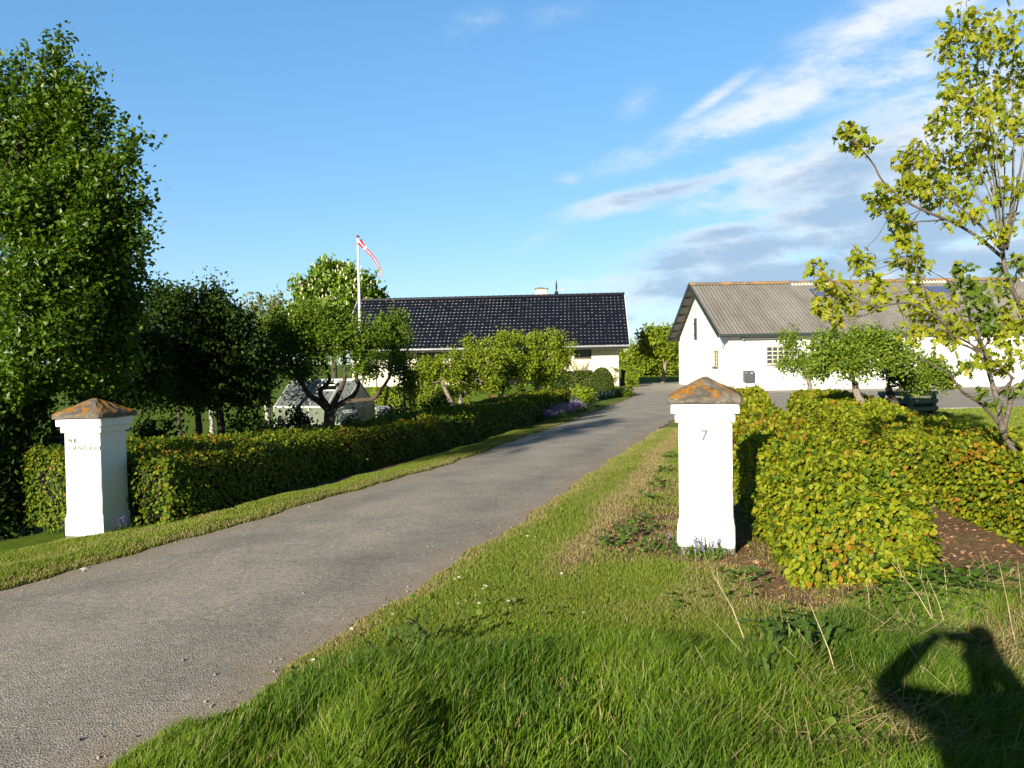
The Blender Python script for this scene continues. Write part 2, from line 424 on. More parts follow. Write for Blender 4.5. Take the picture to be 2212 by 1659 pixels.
# ------------------------------------------------------------------ drive and yard
def asphalt_mat():
    m, nt, b = new_mat('worn_asphalt')
    v = nt.nodes.new('ShaderNodeTexVoronoi'); v.inputs['Scale'].default_value = 105
    g = nt.nodes.new('ShaderNodeTexCoord'); nt.links.new(g.outputs['Object'], v.inputs['Vector'])
    sep = nt.nodes.new('ShaderNodeSeparateColor'); nt.links.new(v.outputs['Color'], sep.inputs[0])
    stones = ramp(nt, sep.outputs[0], [(0, (.265, .245, .21)), (.35, (.36, .332, .288)), (.75, (.425, .388, .335)), (.93, (.48, .43, .36)), (1, (.62, .56, .48))])
    patch = ramp(nt, noise(nt, 1.1, 6, .65), [(.28, (.72, .73, .74)), (.5, (.98, .98, .97)), (.72, (1.2, 1.17, 1.12))])
    fleck = ramp(nt, noise(nt, 22, 5, .75), [(.3, (.78, .78, .78)), (.62, (1.13, 1.12, 1.1))])
    def mul(a, c):
        k = nt.nodes.new('ShaderNodeMixRGB'); k.blend_type = 'MULTIPLY'; k.inputs[0].default_value = 1
        nt.links.new(a, k.inputs[1]); nt.links.new(c, k.inputs[2]); return k.outputs[0]
    c = mul(mul(stones, patch), fleck)
    a = nt.nodes.new('ShaderNodeAttribute'); a.attribute_name = 'edge'
    grit = ramp(nt, noise(nt, 60, 5, .7), [(.3, (.24, .17, .115)), (.7, (.46, .36, .265))])
    ef = N(nt, 'ShaderNodeMath', operation='MULTIPLY'); nt.links.new(a.outputs['Fac'], ef.inputs[0])
    nt.links.new(ramp(nt, noise(nt, 5, 6, .7), [(.3, (.25, .25, .25)), (.65, (1.2, 1.2, 1.2))]), ef.inputs[1])
    k = nt.nodes.new('ShaderNodeMixRGB'); nt.links.new(ef.outputs[0], k.inputs[0]); nt.links.new(c, k.inputs[1]); nt.links.new(grit, k.inputs[2])
    # fine cracks
    vc = nt.nodes.new('ShaderNodeTexVoronoi'); vc.feature = 'DISTANCE_TO_EDGE'; vc.inputs['Scale'].default_value = .33
    ds = nt.nodes.new('ShaderNodeMixRGB'); ds.inputs[0].default_value = .12
    nz = nt.nodes.new('ShaderNodeTexNoise'); nz.inputs['Scale'].default_value = 3; nz.inputs['Detail'].default_value = 8
    nt.links.new(g.outputs['Object'], nz.inputs['Vector']); nt.links.new(g.outputs['Object'], ds.inputs[1]); nt.links.new(nz.outputs['Color'], ds.inputs[2]); nt.links.new(ds.outputs[0], vc.inputs['Vector'])
    ck = ramp(nt, vc.outputs['Distance'], [(.0, (.86, .86, .86)), (.004, (1, 1, 1))])
    tk = nt.nodes.new('ShaderNodeAttribute'); tk.attribute_name = 'track'
    worn = mul(mul(k.outputs[0], ck), ramp(nt, tk.outputs['Fac'], [(0, (1, 1, 1)), (1, (.84, .84, .85))]))
    nt.links.new(worn, b.inputs['Base Color'])
    b.inputs['Roughness'].default_value = .9; b.inputs['Specular IOR Level'].default_value = .12
    hm = N(nt, 'ShaderNodeMath', operation='ADD'); nt.links.new(v.outputs['Distance'], hm.inputs[0]); nt.links.new(noise(nt, 140, 3), hm.inputs[1])
    bump(nt, b, hm.outputs[0], .5, .008)
    return m
M['asphalt'] = asphalt_mat()
def paved(name, ys, xl, xr, u):
    X = xl[:, None] + (xr - xl)[:, None] * u[None, :]; Y = np.repeat(ys[:, None], len(u), 1)
    crown = .0 * X
    e = np.minimum(X - xl[:, None], xr[:, None] - X)
    Z = .004 + .03 * sstep(0, 1.2, e) + (vnoise(X * .8, Y * .8, 8) - .5) * .012 * sstep(0, .3, e)
    n, mm = X.shape; ix = np.arange(n * mm).reshape(n, mm)
    q = np.stack([ix[:-1, :-1], ix[:-1, 1:], ix[1:, 1:], ix[1:, :-1]], -1).reshape(-1, 4)
    me = np_mesh(name, np.stack([X, Y, Z], -1).reshape(-1, 3), q, np.full(len(q), 4), True)
    tr = np.exp(-((e - .62) / .28) ** 2) * (X - xl[:, None] < 8) * (xr[:, None] - xl[:, None] < 9)
    vattr(me, 'track', tr); vattr(me, 'edge', (1 - sstep(.02, .42, e)) * .8)
    return tag(link(name, me, M['asphalt']), kind='structure')
ys = np.concatenate([np.arange(-4, 2, .25), np.arange(2, 22.61, .1)]); ys[-1] = 22.6
paved('driveway', ys, roadL(ys), roadR(ys), np.concatenate([[0, .015, .04, .08, .13], np.linspace(.18, .82, 18), [.87, .92, .96, .985, 1]]))
ys = np.concatenate([np.arange(22.6, 24.6, .1), np.arange(24.8, 53.6, .4)])
paved('yard', ys, roadL(ys), roadR(ys), np.concatenate([np.linspace(0, .2, 14) ** 1.5 * .4, np.linspace(.06, 1, 40)]))

# ------------------------------------------------------------------ gate pillars
TH_L, TH_R = R(-11.5), R(-14.2)
def text_mesh(body, size, ext=.002):
    cu = bpy.data.curves.new('lettering', 'FONT'); cu.body = body; cu.size = size; cu.extrude = ext; cu.offset = size * .018; cu.space_character = 1.45; cu.space_line = .95
    o = bpy.data.objects.new('lettering', cu); col.objects.link(o)
    me = bpy.data.meshes.new_from_object(o.evaluated_get(bpy.context.evaluated_depsgraph_get()))
    bpy.data.objects.remove(o); bpy.data.curves.remove(cu)
    return me
def jrings(rings, seed, a=.003):
    rr = random.Random(seed)
    return [[(x + rr.uniform(-a, a), y + rr.uniform(-a, a), z + rr.uniform(-a, a)) for x, y, z in r] for r in rings]
def oring(ax, z, b=.012): return [(x, y, z) for x, y in oct_ring(ax, ax, b)]
def pillar(label, loc, rz, k, text, seed, low=0.0):
    root = thing('gate_pillar', label, 'gate pillar', loc, rz)
    k2 = k / 2
    f = MB().loft(jrings([oring(.44 * k2, -.25), oring(.44 * k2, .062 - low)], seed)); f.build('footing', M['footing'], root)
    p = MB().loft(jrings([oring(.444 * k2, .060 - low), oring(.450 * k2, .10 - low), oring(.446 * k2, .235 - low), oring(.418 * k2, .30 - low)], seed + 1)); p.build('plinth', M['white'], root)
    s = MB()
    zs = np.linspace(.285 - low, 1.062, 7)
    s.loft(jrings([oring((.418 - .006 * i / 6) * k2, z, .01) for i, z in enumerate(zs)], seed + 2, .0022)); s.build('shaft', M['white'], root)
    b = MB().loft(jrings([oring(.462 * k2, 1.058, .008), oring(.468 * k2, 1.066, .012), oring(.468 * k2, 1.120, .012), oring(.462 * k2, 1.128, .008)], seed + 3, .0018)); b.build('lower_moulding', M['white'], root)
    b = MB().loft(jrings([oring(.520 * k2, 1.126, .008), oring(.527 * k2, 1.135, .012), oring(.527 * k2, 1.205, .012), oring(.520 * k2, 1.213, .008)], seed + 4, .0018)); b.build('upper_moulding', M['white'], root)
    c = MB(); rr = random.Random(seed)
    rings = [oring(.575 * k2, 1.211, .02), oring(.585 * k2, 1.22, .02), oring(.585 * k2, 1.255, .02)]
    for t in (.08, .25, .45, .65, .85, 1):
        rings.append(oring((.575 - .545 * t) * k2, 1.265 + .145 * t, .02 * (1 - t) + .003))
    sub = []
    for r in rings:                              # more points round each ring, knocked about: chipped old stone
        q = []
        for i in range(8):
            a, bb = np.array(r[i]), np.array(r[(i + 1) % 8])
            m_ = 6 if i % 2 == 1 else 1
            for j in range(m_): q.append(a + (bb - a) * j / m_ + np.array([rr.uniform(-.006, .006), rr.uniform(-.006, .006), rr.uniform(-.006, .006)]))
        sub.append(q)
    c.loft(sub); c.build('cap', M['lichen'], root)
    for body, sz, x, z, mt in text:
        t = link('lettering', text_mesh(body, sz), M[mt], root)
        t.rotation_euler = (math.pi / 2, 0, 0); t.location = (x, -.2088 * k, z)
    return root
PL = at(204.5, 859.5, 8.93)
pl = pillar('white limewashed gate pillar with painted surname under a heavily lichened orange cap', (PL[0], PL[1], -.135), TH_L, 1.04,
            [('NR', .066, -.165, .952, 'letter'), ('LØNDAHL', .066, -.165, .872, 'letter_pale')], 5, .10)
pr = pillar('white limewashed gate pillar with house number 7 under a mostly grey cap', (1.575, 6.75, .03), TH_R, 1.0,
            [('7', .115, -.035, .915, 'letter_dark')], 9)
# ------------------------------------------------------------------ foliage
# leaf templates: (verts, faces); the leaf grows along +y, its upper side is +z
T_KITE = (np.array([(0, 0, 0), (.33, .42, .07), (0, 1, -.06), (-.33, .42, .07)]), [(0, 1, 2), (0, 2, 3)])
T_OVAL = (np.array([(0, 0, 0), (.24, .16, .05), (.37, .45, .07), (.25, .76, .03), (0, 1, -.07), (-.25, .76, .03), (-.37, .45, .07), (-.24, .16, .05), (0, .48, 0)]),
          [(0, 1, 2, 8), (8, 2, 3, 4), (0, 8, 6, 7), (8, 4, 5, 6)])
def oak_template():
    half = [(.05, .0), (.13, .14), (.30, .24), (.13, .33), (.44, .50), (.16, .55), (.33, .80), (.12, .78), (.02, 1.0)]
    v = []; f = []
    for x, y in half:
        m = max(0, y - .07 if x > .2 else y)
        v += [(0, m, 0), (x, y, .10 * x / .4 - .12 * y * y * .6), (-x, y, .10 * x / .4 - .12 * y * y * .6)]
    for i in range(len(half) - 1):
        a, b = 3 * i, 3 * i + 3
        f += [(a, a + 1, b + 1, b), (a, b, b + 2, a + 2)]
    return (np.array(v), f)
T_OAK = oak_template()
def unit(a): return a / np.maximum(np.linalg.norm(a, axis=-1, keepdims=True), 1e-9)
def leaves(name, pos, d, n, size, tmpl, mats, parent=None, mat_idx=None, width=1.0):
    V, F = tmpl
    d = unit(d); x = unit(np.cross(d, n)); z = np.cross(x, d)
    size = np.broadcast_to(size, (len(pos),)); width = np.broadcast_to(width, (len(pos),))
    co = (pos[:, None, :] + (V[None, :, 0, None] * x[:, None, :] * width[:, None, None] + V[None, :, 1, None] * d[:, None, :] + V[None, :, 2, None] * z[:, None, :]) * size[:, None, None])
    k = len(V); base = np.arange(len(pos)) * k
    fl = np.array([i for f in F for i in f]); tot = np.array([len(f) for f in F])
    loops = (base[:, None] + fl[None, :]).ravel(); totals = np.tile(tot, len(pos))
    mi = None if mat_idx is None else np.repeat(mat_idx, len(F))
    me = np_mesh(name, co.reshape(-1, 3), loops, totals, False, mi)
    return link(name, me, mats, parent)
def rball(rg, n):
    v = unit(rg.normal(size=(n, 3))); return v * rg.random((n, 1)) ** (1 / 3)

BEECH = leafmat('beech_leaf', ev([(.13, .19, .006), (.23, .285, .010), (.29, .325, .014), (.19, .25, .010), (.155, .21, .008), (.38, .37, .025), (.25, .295, .012), (.35, .29, .012)]), .33, .55, .25)
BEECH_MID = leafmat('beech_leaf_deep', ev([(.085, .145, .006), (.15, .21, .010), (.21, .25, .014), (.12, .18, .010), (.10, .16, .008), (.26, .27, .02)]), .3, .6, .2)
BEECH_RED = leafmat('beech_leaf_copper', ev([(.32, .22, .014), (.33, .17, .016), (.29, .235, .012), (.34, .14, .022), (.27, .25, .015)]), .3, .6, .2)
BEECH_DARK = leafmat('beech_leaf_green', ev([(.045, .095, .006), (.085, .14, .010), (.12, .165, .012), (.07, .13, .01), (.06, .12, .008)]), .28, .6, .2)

def hedge(name, label, path, hw, z0, z1, mats, frac, dens, size, seed, r=.16, tmpl=T_OVAL, group=None, red_top=.5, parent_mat='twig', jit=.42, down=.75, alt=.25):
    """clipped hedge along a path of (x, y); hw, z0, z1 per path point"""
    rg = np.random.default_rng(seed)
    path = np.array(path, float); seg = np.linalg.norm(np.diff(path, axis=0), axis=1); S = np.concatenate(([0], np.cumsum(seg))); L = S[-1]
    hw = np.broadcast_to(hw, (len(path),)).astype(float); z0 = np.broadcast_to(z0, (len(path),)).astype(float); z1 = np.broadcast_to(z1, (len(path),)).astype(float)
    o = path[0]; oz = z0[0]
    root = thing(name, label, 'hedge', (o[0], o[1], oz), group=group)
    tx = np.gradient(path[:, 0], S); ty = np.gradient(path[:, 1], S)
    def frame(s):
        c = np.stack([np.interp(s, S, path[:, 0]), np.interp(s, S, path[:, 1])], -1)
        t = unit(np.stack([np.interp(s, S, tx), np.interp(s, S, ty)], -1)); nrm = np.stack([t[:, 1], -t[:, 0]], -1)
        return c, t, nrm
    def surf(s, x, z, nl):
        """local (s, x in -1..1 of hw, z in 0..1) + local normal -> world"""
        c, t, nr = frame(s)
        w = np.interp(s, S, hw); a = np.interp(s, S, z0); b = np.interp(s, S, z1); h = b - a
        X = x * w; Z = z * h
        q = np.stack([np.clip(s, r, L - r), np.clip(X, -w + r, w - r), np.minimum(Z, h - r)], -1)
        p = np.stack([s, X, Z], -1); dl = p - q
        ln = np.linalg.norm(dl, axis=1, keepdims=True)
        nn = np.where(ln > 1e-6, dl / np.maximum(ln, 1e-6), nl)
        p2 = q + nn * np.minimum(ln, r)
        lump = (vnoise(s * 2.3 + X * 1.7, Z * 2.3 + X * 2.9, seed) - .5) * .11 + (vnoise(s * 6 + Z * 4, X * 6 + Z * 5, seed + 1) - .5) * .05
        p2 = p2 + nn * lump[:, None]
        cs, t, nr = frame(p2[:, 0])
        wp = np.stack([cs[:, 0] + nr[:, 0] * p2[:, 1], cs[:, 1] + nr[:, 1] * p2[:, 1], a + p2[:, 2]], -1)
        wn_ = np.stack([t[:, 0] * nn[:, 0] + nr[:, 0] * nn[:, 1], t[:, 1] * nn[:, 0] + nr[:, 1] * nn[:, 1], nn[:, 2]], -1)
        return wp - np.array((o[0], o[1], oz)), wn_, nn
    P = []; Nn = []; NL = []; SZ = []
    hmean = float(np.mean(z1 - z0)); wmean = float(np.mean(hw))
    ss = np.linspace(0, L, 400); dist = np.linalg.norm(frame(ss)[0], axis=1)
    dn = dens(dist); cum = np.cumsum(dn); cum = cum / cum[-1]
    mean_d = float(np.mean(dn))
    for kind, area in (('l', L * hmean), ('r', L * hmean), ('t', L * 2 * wmean), ('a', 2 * wmean * hmean), ('b', 2 * wmean * hmean)):
        n = int(area * (mean_d if kind in 'lrt' else (dn[0] if kind == 'a' else dn[-1])))
        s = np.interp(rg.random(n), cum, ss); x = rg.uniform(-1, 1, n); z = rg.random(n)
        nl = np.zeros((n, 3))
        if kind == 'l': x[:] = -1; nl[:, 1] = -1
        elif kind == 'r': x[:] = 1; nl[:, 1] = 1
        elif kind == 't': z[:] = 1; nl[:, 2] = 1
        elif kind == 'a': s[:] = 0; nl[:, 0] = -1
        else: s[:] = L; nl[:, 0] = 1
        p, w, q = surf(s, x, z, nl)
        P.append(p); Nn.append(w); NL.append(q); SZ.append(size(np.linalg.norm(frame(s)[0], axis=1)))
    P = np.concatenate(P); Nn = np.concatenate(Nn); NL = np.concatenate(NL); SZ = np.concatenate(SZ)
    n = len(P)
    P = P + Nn * (rg.beta(2.0, 1.4, n)[:, None] * .19 - .13)
    stray = rg.random(n) < .02
    P[stray] += Nn[stray] * rg.uniform(.02, .07, (stray.sum(), 1))
    rnd = rg.normal(size=(n, 3))
    up = np.clip(Nn[:, 2:3], 0, 1)
    d = unit(rnd) * .8 + np.array((0, 0, -down)) * (1 - up) + Nn * .35 + np.array((0, 0, .25)) * up
    nr = Nn * 1.0 + rg.normal(size=(n, 3)) * jit + np.array((0, 0, .35))
    red = rg.random(n)
    pz = (P[:, 2]) / max(hmean, .1)
    blot = vnoise((P[:, 0] + o[0]) * 1.9, (P[:, 1] + o[1]) * 1.9 + P[:, 2] * 2.0, seed + 5)
    fr = frac + red_top * sstep(.8, 1.0, pz) * sstep(.35, .7, blot) + .12 * sstep(.6, .85, blot)
    mi = np.where(red < fr, 1, np.where(rg.random(n) < alt, 2, 0))
    leaves('foliage', P, d, nr, SZ * rg.uniform(.7, 1.15, n), tmpl, mats, root, mi)
    # the dense inner branching
    m = MB(); rings = []
    for s in np.linspace(.1, L - .1, max(6, int(L * 3))):
        ring = []
        for x, z in ((-1, 0), (-1, .5), (-1, .85), (-.6, 1), (0, 1), (.6, 1), (1, .85), (1, .5), (1, 0)):
            c, t, nr_ = frame(np.array([s])); w = np.interp(s, S, hw) - .13; a = np.interp(s, S, z0); h = np.interp(s, S, z1) - a - .12
            kx = w * (.55 if z == 0 else 1)
            ring.append((c[0, 0] + nr_[0, 0] * x * kx - o[0], c[0, 1] + nr_[0, 1] * x * kx - o[1], a - oz + z * h - (.12 if z == 0 else 0)))
        rings.append(ring)
    m.loft(rings); m.build('branch_core', M[parent_mat], root, True)
    return root

def smooth_path(pts, k=6):
    P = np.array(pts, float); out = []
    for i in range(len(P) - 1):
        p0, p1, p2, p3 = P[max(i - 1, 0)], P[i], P[i + 1], P[min(i + 2, len(P) - 1)]
        for t in np.linspace(0, 1, k, endpoint=False):
            out.append(.5 * ((2 * p1) + (p2 - p0) * t + (2 * p0 - 5 * p1 + 4 * p2 - p3) * t * t + (3 * p1 - p0 - 3 * p2 + p3) * t ** 3))
    out.append(P[-1]); return np.array(out)

def tree(name, label, cat, base, trunk, blobs, leaf, lsize, per, clump_r, bark='bark', seed=1, tmpl=T_KITE, limbs=None, twig_r=.006, group=None,
         droop=.1, spiky=1.0, nlimb=2, open_=0.0, extra=None, sides=7):
    """trunk: (points, r0, r1), limbs: more of the same; blobs: (x, y, z, rx, ry, rz, clumps) round the crown, all from the base"""
    rg = np.random.default_rng(seed); rr = random.Random(seed)
    root = thing(name, label, cat, tuple(base), group=group)
    mb = MB(); joints = []
    def limb(pts, r0, r1, n=sides, wig=.0):
        p = smooth_path(pts, 5); rad = np.linspace(r0, r1, len(p))
        if wig: p[1:-1] += rg.normal(size=(len(p) - 2, 3)) * wig
        mb.tube(p, list(rad), n)
        for q, ra in zip(p[len(p) // 4:], rad[len(p) // 4:]): joints.append((q, ra))
    tp = [np.array(q, float) for q in trunk[0]]
    limb(tp, trunk[1], trunk[2])
    for L_ in (limbs or []): limb([np.array(q, float) for q in L_[0]], L_[1], L_[2])
    jp = np.array([j[0] for j in joints])
    for b in blobs:
        c = np.array(b[:3]); rad = np.array(b[3:6])
        for k in range(nlimb):
            e = c + rball(rg, 1)[0] * rad * (.55 if k else .2)
            cost = np.linalg.norm(jp - e, axis=1) + 1.2 * np.maximum(0, jp[:, 2] - e[2])
            j = int(np.argmin(cost)); a = jp[j]; r0 = max(joints[j][1] * .6, twig_r * 2.0)
            mid = a * .5 + e * .5 + rg.normal(size=3) * .12 * np.linalg.norm(e - a) + np.array((0, 0, -.06)) * np.linalg.norm(e - a)
            if np.linalg.norm(e - a) > .05: limb([a, mid, e], r0, twig_r * 1.3, 5)
        jp = np.array([j[0] for j in joints])
    C = []; O = []
    for b in blobs:
        c = np.array(b[:3]); rad = np.array(b[3:6]); n = int(b[6])
        v = unit(rg.normal(size=(n, 3)))
        sh = np.where(rg.random(n) < .72, rg.uniform(.62, 1.06, n), rg.random(n) ** .5 * .7)
        C.append(c + v * sh[:, None] * rad); O.append(unit(v / rad * rad.mean()))
    C = np.concatenate(C); O = np.concatenate(O)
    for c in C[: int(len(C) * .8)]:
        j = int(np.argmin(np.linalg.norm(jp - c, axis=1) + .8 * np.maximum(0, jp[:, 2] - c[2]))); a = jp[j]
        mid = (a + c) / 2 + rg.normal(size=3) * .08 * np.linalg.norm(c - a)
        mb.tube([a, mid, c], [twig_r * 1.3, twig_r, twig_r * .5], 3, False)
    mb.build('trunk', M[bark], root, True)
    k = rg.poisson(per, len(C)).clip(2); ci = np.repeat(np.arange(len(C)), k); n = len(ci)
    up = np.array((0, 0, 1.0))
    grow_ = unit(O * .7 + up * .55 * spiky + rg.normal(size=O.shape) * .35)
    t = rg.uniform(-.8, 1.25, n)
    cs = clump_r * rg.uniform(.65, 1.3, len(C))[ci]
    P = C[ci] + grow_[ci] * (t * cs)[:, None] + rg.normal(size=(n, 3)) * (cs * .42 * np.clip(1.15 - .45 * t, .3, 1.4))[:, None]
    d = grow_[ci] * .5 + unit(rg.normal(size=(n, 3))) * .9 - up * droop
    nr = rg.normal(size=(n, 3)) * .55 + up * .75 + O[ci] * .45
    P[:, 2] = np.maximum(P[:, 2], .04)
    cr = leaves('crown', P, d, nr, lsize * rg.uniform(.65, 1.2, n), tmpl, [leaf], root)
    if extra: extra(root, C, O, grow_, rg)
    return root

# ------------------------------------------------------------------ grass
def grass_blades(name, pts, h, w, lean, mats, mi, kind='stuff', seed=3, bend=.5):
    rg = np.random.default_rng(seed); n = len(pts)
    a = rg.uniform(0, 2 * math.pi, n); side = np.stack([np.cos(a), np.sin(a), np.zeros(n)], -1)
    b = rg.normal(size=(n, 2)) * .45 + np.asarray(lean)
    ld = np.concatenate([b, np.zeros((n, 1))], 1)
    up = np.array((0, 0, 1.0)); co = np.zeros((n, 7, 3))
    for i, (t, ww) in enumerate(((0, 1), (.4, .85), (.75, .55))):
        c = pts + up * (h * t * (1 - .18 * t))[:, None] + ld * (h * bend * t * t)[:, None]
        co[:, 2 * i] = c - side * (w * ww / 2)[:, None]; co[:, 2 * i + 1] = c + side * (w * ww / 2)[:, None]
    co[:, 6] = pts + up * (h * .82)[:, None] + ld * (h * bend)[:, None]
    fl = np.array([0, 1, 3, 2, 2, 3, 5, 4, 4, 5, 6]); tot = np.array([4, 4, 3])
    loops = ((np.arange(n) * 7)[:, None] + fl[None]).ravel()
    me = np_mesh(name, co.reshape(-1, 3), loops, np.tile(tot, n), False, np.repeat(mi, 3))
    return tag(link(name, me, mats), kind=kind)
# ------------------------------------------------------------------ grass on the verges
G_TALL = leafmat('long_grass', ev([(.075, .165, .008), (.12, .225, .011), (.175, .275, .018), (.23, .30, .028), (.095, .195, .010), (.145, .25, .014)]), .32, .5, .3)
G_LUSH = leafmat('dark_lush_grass', ev([(.055, .125, .009), (.075, .16, .011), (.10, .19, .013), (.13, .215, .017)]), .3, .5, .3)
G_LAWN = leafmat('mown_grass', ev([(.125, .205, .016), (.175, .25, .024), (.225, .28, .036), (.15, .225, .02), (.27, .29, .055)]), .25, .6, .2)
G_DRY = leafmat('dry_grass', ev([(.30, .24, .10), (.42, .34, .17), (.24, .22, .08), (.36, .30, .13), (.25, .17, .075)]), .2, .7, .15)
def in_view(x, y, mpx=60):
    px = 1106 + FPX * x / np.maximum(y, .1); return (px > -mpx) & (px < 2212 + mpx)
HC_Y = [5.6, 7.4, 12.2, 17.9]; HC_X = [2.30, 2.62, 3.45, 5.03]
def blocked(x, y):
    inr = (x > roadL(y) - .01) & (x < roadR(y) + .01)
    hx = np.interp(y, HC_Y, HC_X); inr |= (np.abs(x - hx) < .42) & (y > 5.75) & (y < 17.8)
    ox = np.interp(y, [6.2, 8, 11.5, 20.2], [4.5, 4.62, 5.2, 7.3]); inr |= (np.abs(x - ox) < .65) & (y > 6.3) & (y < 20)
    for cx, cy, th in ((1.575, 6.75, TH_R), (PL[0], PL[1], TH_L)):
        dx, dy = x - cx, y - cy; u = dx * math.cos(th) + dy * math.sin(th); v = -dx * math.sin(th) + dy * math.cos(th)
        inr |= (np.abs(u) < .26) & (np.abs(v) < .26)
    return inr
rg = np.random.default_rng(77)
# long uncut grass round the photographer
n = 560000
Y = 1.3 + 4.5 * rg.random(n) ** .85; X = rg.uniform(-2.9, 6.2, n)
edge_y = 4.22 + .25 * np.sin(X * 2.1 + .6) + .5 * (vnoise(X * 2, Y * 2, 31) - .5) + .95 * sstep(1.1, 2.0, X)
tallness = 1 - sstep(-.35, .45, Y - edge_y)
keep = in_view(X, Y, 620) & ~blocked(X, Y) & (rg.random(n) < 1 - .5 * (1 - sstep(1.3, 2.2, Y))) & (rg.random(n) < .15 + .85 * tallness) & (Y < edge_y + .5)
keep &= rg.random(n) < np.clip(1.25 - soil_amount(X, Y) * sstep(4.8, 5.4, Y), .1, 1)
clump = vnoise(X * 3.2, Y * 3.2, 41)
keep &= rg.random(n) < .35 + 1.1 * sstep(.2, .6, clump)
keep &= rg.random(n) < 1 - .55 * sstep(1.0, 2.6, X) * (1 - sstep(4.4, 5.0, Y)) * sstep(.35, .7, vnoise(X * 1.3, Y * 1.3, 44))
X, Y, tallness, clump = X[keep], Y[keep], tallness[keep], clump[keep]; n = len(X)
dr = np.minimum(1, (X - roadR(Y)) / .5)
h = (.05 + .145 * tallness * (.25 + 1.15 * clump)) * rg.uniform(.55, 1.25, n) * (.45 + .55 * dr)
pts = np.stack([X, Y, ground_z(X, Y) - .01], -1)
dryp = .05 + .5 * sstep(.8, 2.4, X) * sstep(.45, .75, vnoise(X * 1.6, Y * 1.6, 51)) + .08 * sstep(.6, .9, vnoise(X * 4, Y * 4, 52))
mi = np.where(rg.random(n) < dryp, 1, np.where(rg.random(n) < sstep(.45, .75, vnoise(X * 1.9 + 7, Y * 1.9, 57)), 2, 0))
grass_blades('long_grass', pts, h, rg.uniform(.0032, .0068, n), (.30, .05), [G_TALL, G_DRY, G_LUSH], mi, bend=.55)
# mown verge on the right of the drive
n = 620000
Y = 4.0 + 14.5 * rg.random(n) ** 1.75; X = roadR(Y) + rg.uniform(-.02, 3.4, n) * np.where(Y > 9, .62, 1)
hx = np.interp(Y, HC_Y, HC_X)
soil = soil_amount(X, Y)
keep = in_view(X, Y, 250) & ~blocked(X, Y) & (X < hx + .9) & (rg.random(n) < 1 - .93 * soil) & (rg.random(n) < 1 - .4 * dry_amount(X, Y))
edge_y = 4.22 + .25 * np.sin(X * 2.1 + .6) + .95 * sstep(1.1, 2.0, X)
keep &= Y > edge_y - .35
patchy = vnoise(X * 4.5, Y * 3.5, 61)
keep &= rg.random(n) < .45 + .75 * patchy
X, Y = X[keep], Y[keep]; n = len(X)
pts = np.stack([X, Y, ground_z(X, Y) - .006], -1)
far = 1 + .10 * (Y - 5)
h = rg.uniform(.018, .05, n) * (.8 + .5 * vnoise(X * 2, Y * 2, 62)); w = rg.uniform(.003, .0055, n) * far
mi = np.where(rg.random(n) < .04 + .92 * dry_amount(X, Y) + .3 * soil[keep], 1, 0)
grass_blades('mown_grass', pts, h, w, (.05, .12), [G_LAWN, G_DRY], mi, seed=5, bend=.8)
# mown verge on the left of the drive
n = 300000
Y = 5.2 + 17 * rg.random(n) ** 1.5; X = roadL(Y) - rg.uniform(-.02, 2.3, n) * np.where(Y > 9.3, .32, 1)
keep = in_view(X, Y, 400) & ~blocked(X, Y)
keep &= rg.random(n) < .4 + .8 * vnoise(X * 4, Y * 4, 63)
X, Y = X[keep], Y[keep]; n = len(X)
pts = np.stack([X, Y, ground_z(X, Y) - .006], -1)
mi = np.where(rg.random(n) < .06 + .8 * dry_amount(X, Y), 1, 0)
grass_blades('verge_grass', pts, rg.uniform(.02, .05, n), rg.uniform(.0035, .006, n) * (1 + .1 * (Y - 5)), (.1, .1), [G_LAWN, G_DRY], mi, seed=6, bend=.8)
# lawn beyond the far hedge
n = 90000
X = rg.uniform(6.5, 16, n); Y = rg.uniform(12.5, 23.0, n)
keep = in_view(X, Y) & ~blocked(X, Y); X, Y = X[keep], Y[keep]; n = len(X)
pts = np.stack([X, Y, ground_z(X, Y) - .01], -1)
grass_blades('far_lawn_grass', pts, rg.uniform(.04, .09, n), rg.uniform(.012, .022, n), (.05, .1), [G_LAWN, G_DRY], np.where(rg.random(n) < .08, 1, 0), seed=7, bend=.7)

# ------------------------------------------------------------------ hedges
def dens_near(d): return np.clip(4600 * (6.0 / np.maximum(d, 5.5)) ** 1.3, 900, 5000)
def size_near(d): return np.clip(.043 + .0026 * (d - 6), .042, .085)
def along_road(ys, off): return [(float(np.interp(y, LX[:, 1], LX[:, 0])) - off, y) for y in ys]
hp = [(-4.86, 9.44), (-4.18, 10.6), (-3.39, 12.05), (-2.56, 13.8), (-1.68, 16.2), (-.75, 19.0), (-.12, 21.5), (.6, 24.2), (1.3, 26.8)]
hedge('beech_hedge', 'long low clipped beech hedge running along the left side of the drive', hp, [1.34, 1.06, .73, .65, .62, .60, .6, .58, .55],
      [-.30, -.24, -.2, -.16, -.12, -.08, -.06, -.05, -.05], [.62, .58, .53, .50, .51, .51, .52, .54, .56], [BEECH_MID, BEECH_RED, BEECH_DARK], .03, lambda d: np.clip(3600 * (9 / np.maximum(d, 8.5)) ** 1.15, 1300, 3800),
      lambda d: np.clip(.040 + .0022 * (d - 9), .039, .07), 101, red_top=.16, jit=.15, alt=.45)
hedge('beech_hedge', 'sunlit yellow green beech hedge just right of the number 7 pillar', [(2.28, 5.45), (2.63, 7.4), (3.42, 12.2), (4.98, 17.9)], [.42, .40, .40, .42],
      0.0, [.72, .75, .81, .85], [BEECH, BEECH_RED, BEECH_DARK], .015, dens_near, size_near, 102, red_top=.24)
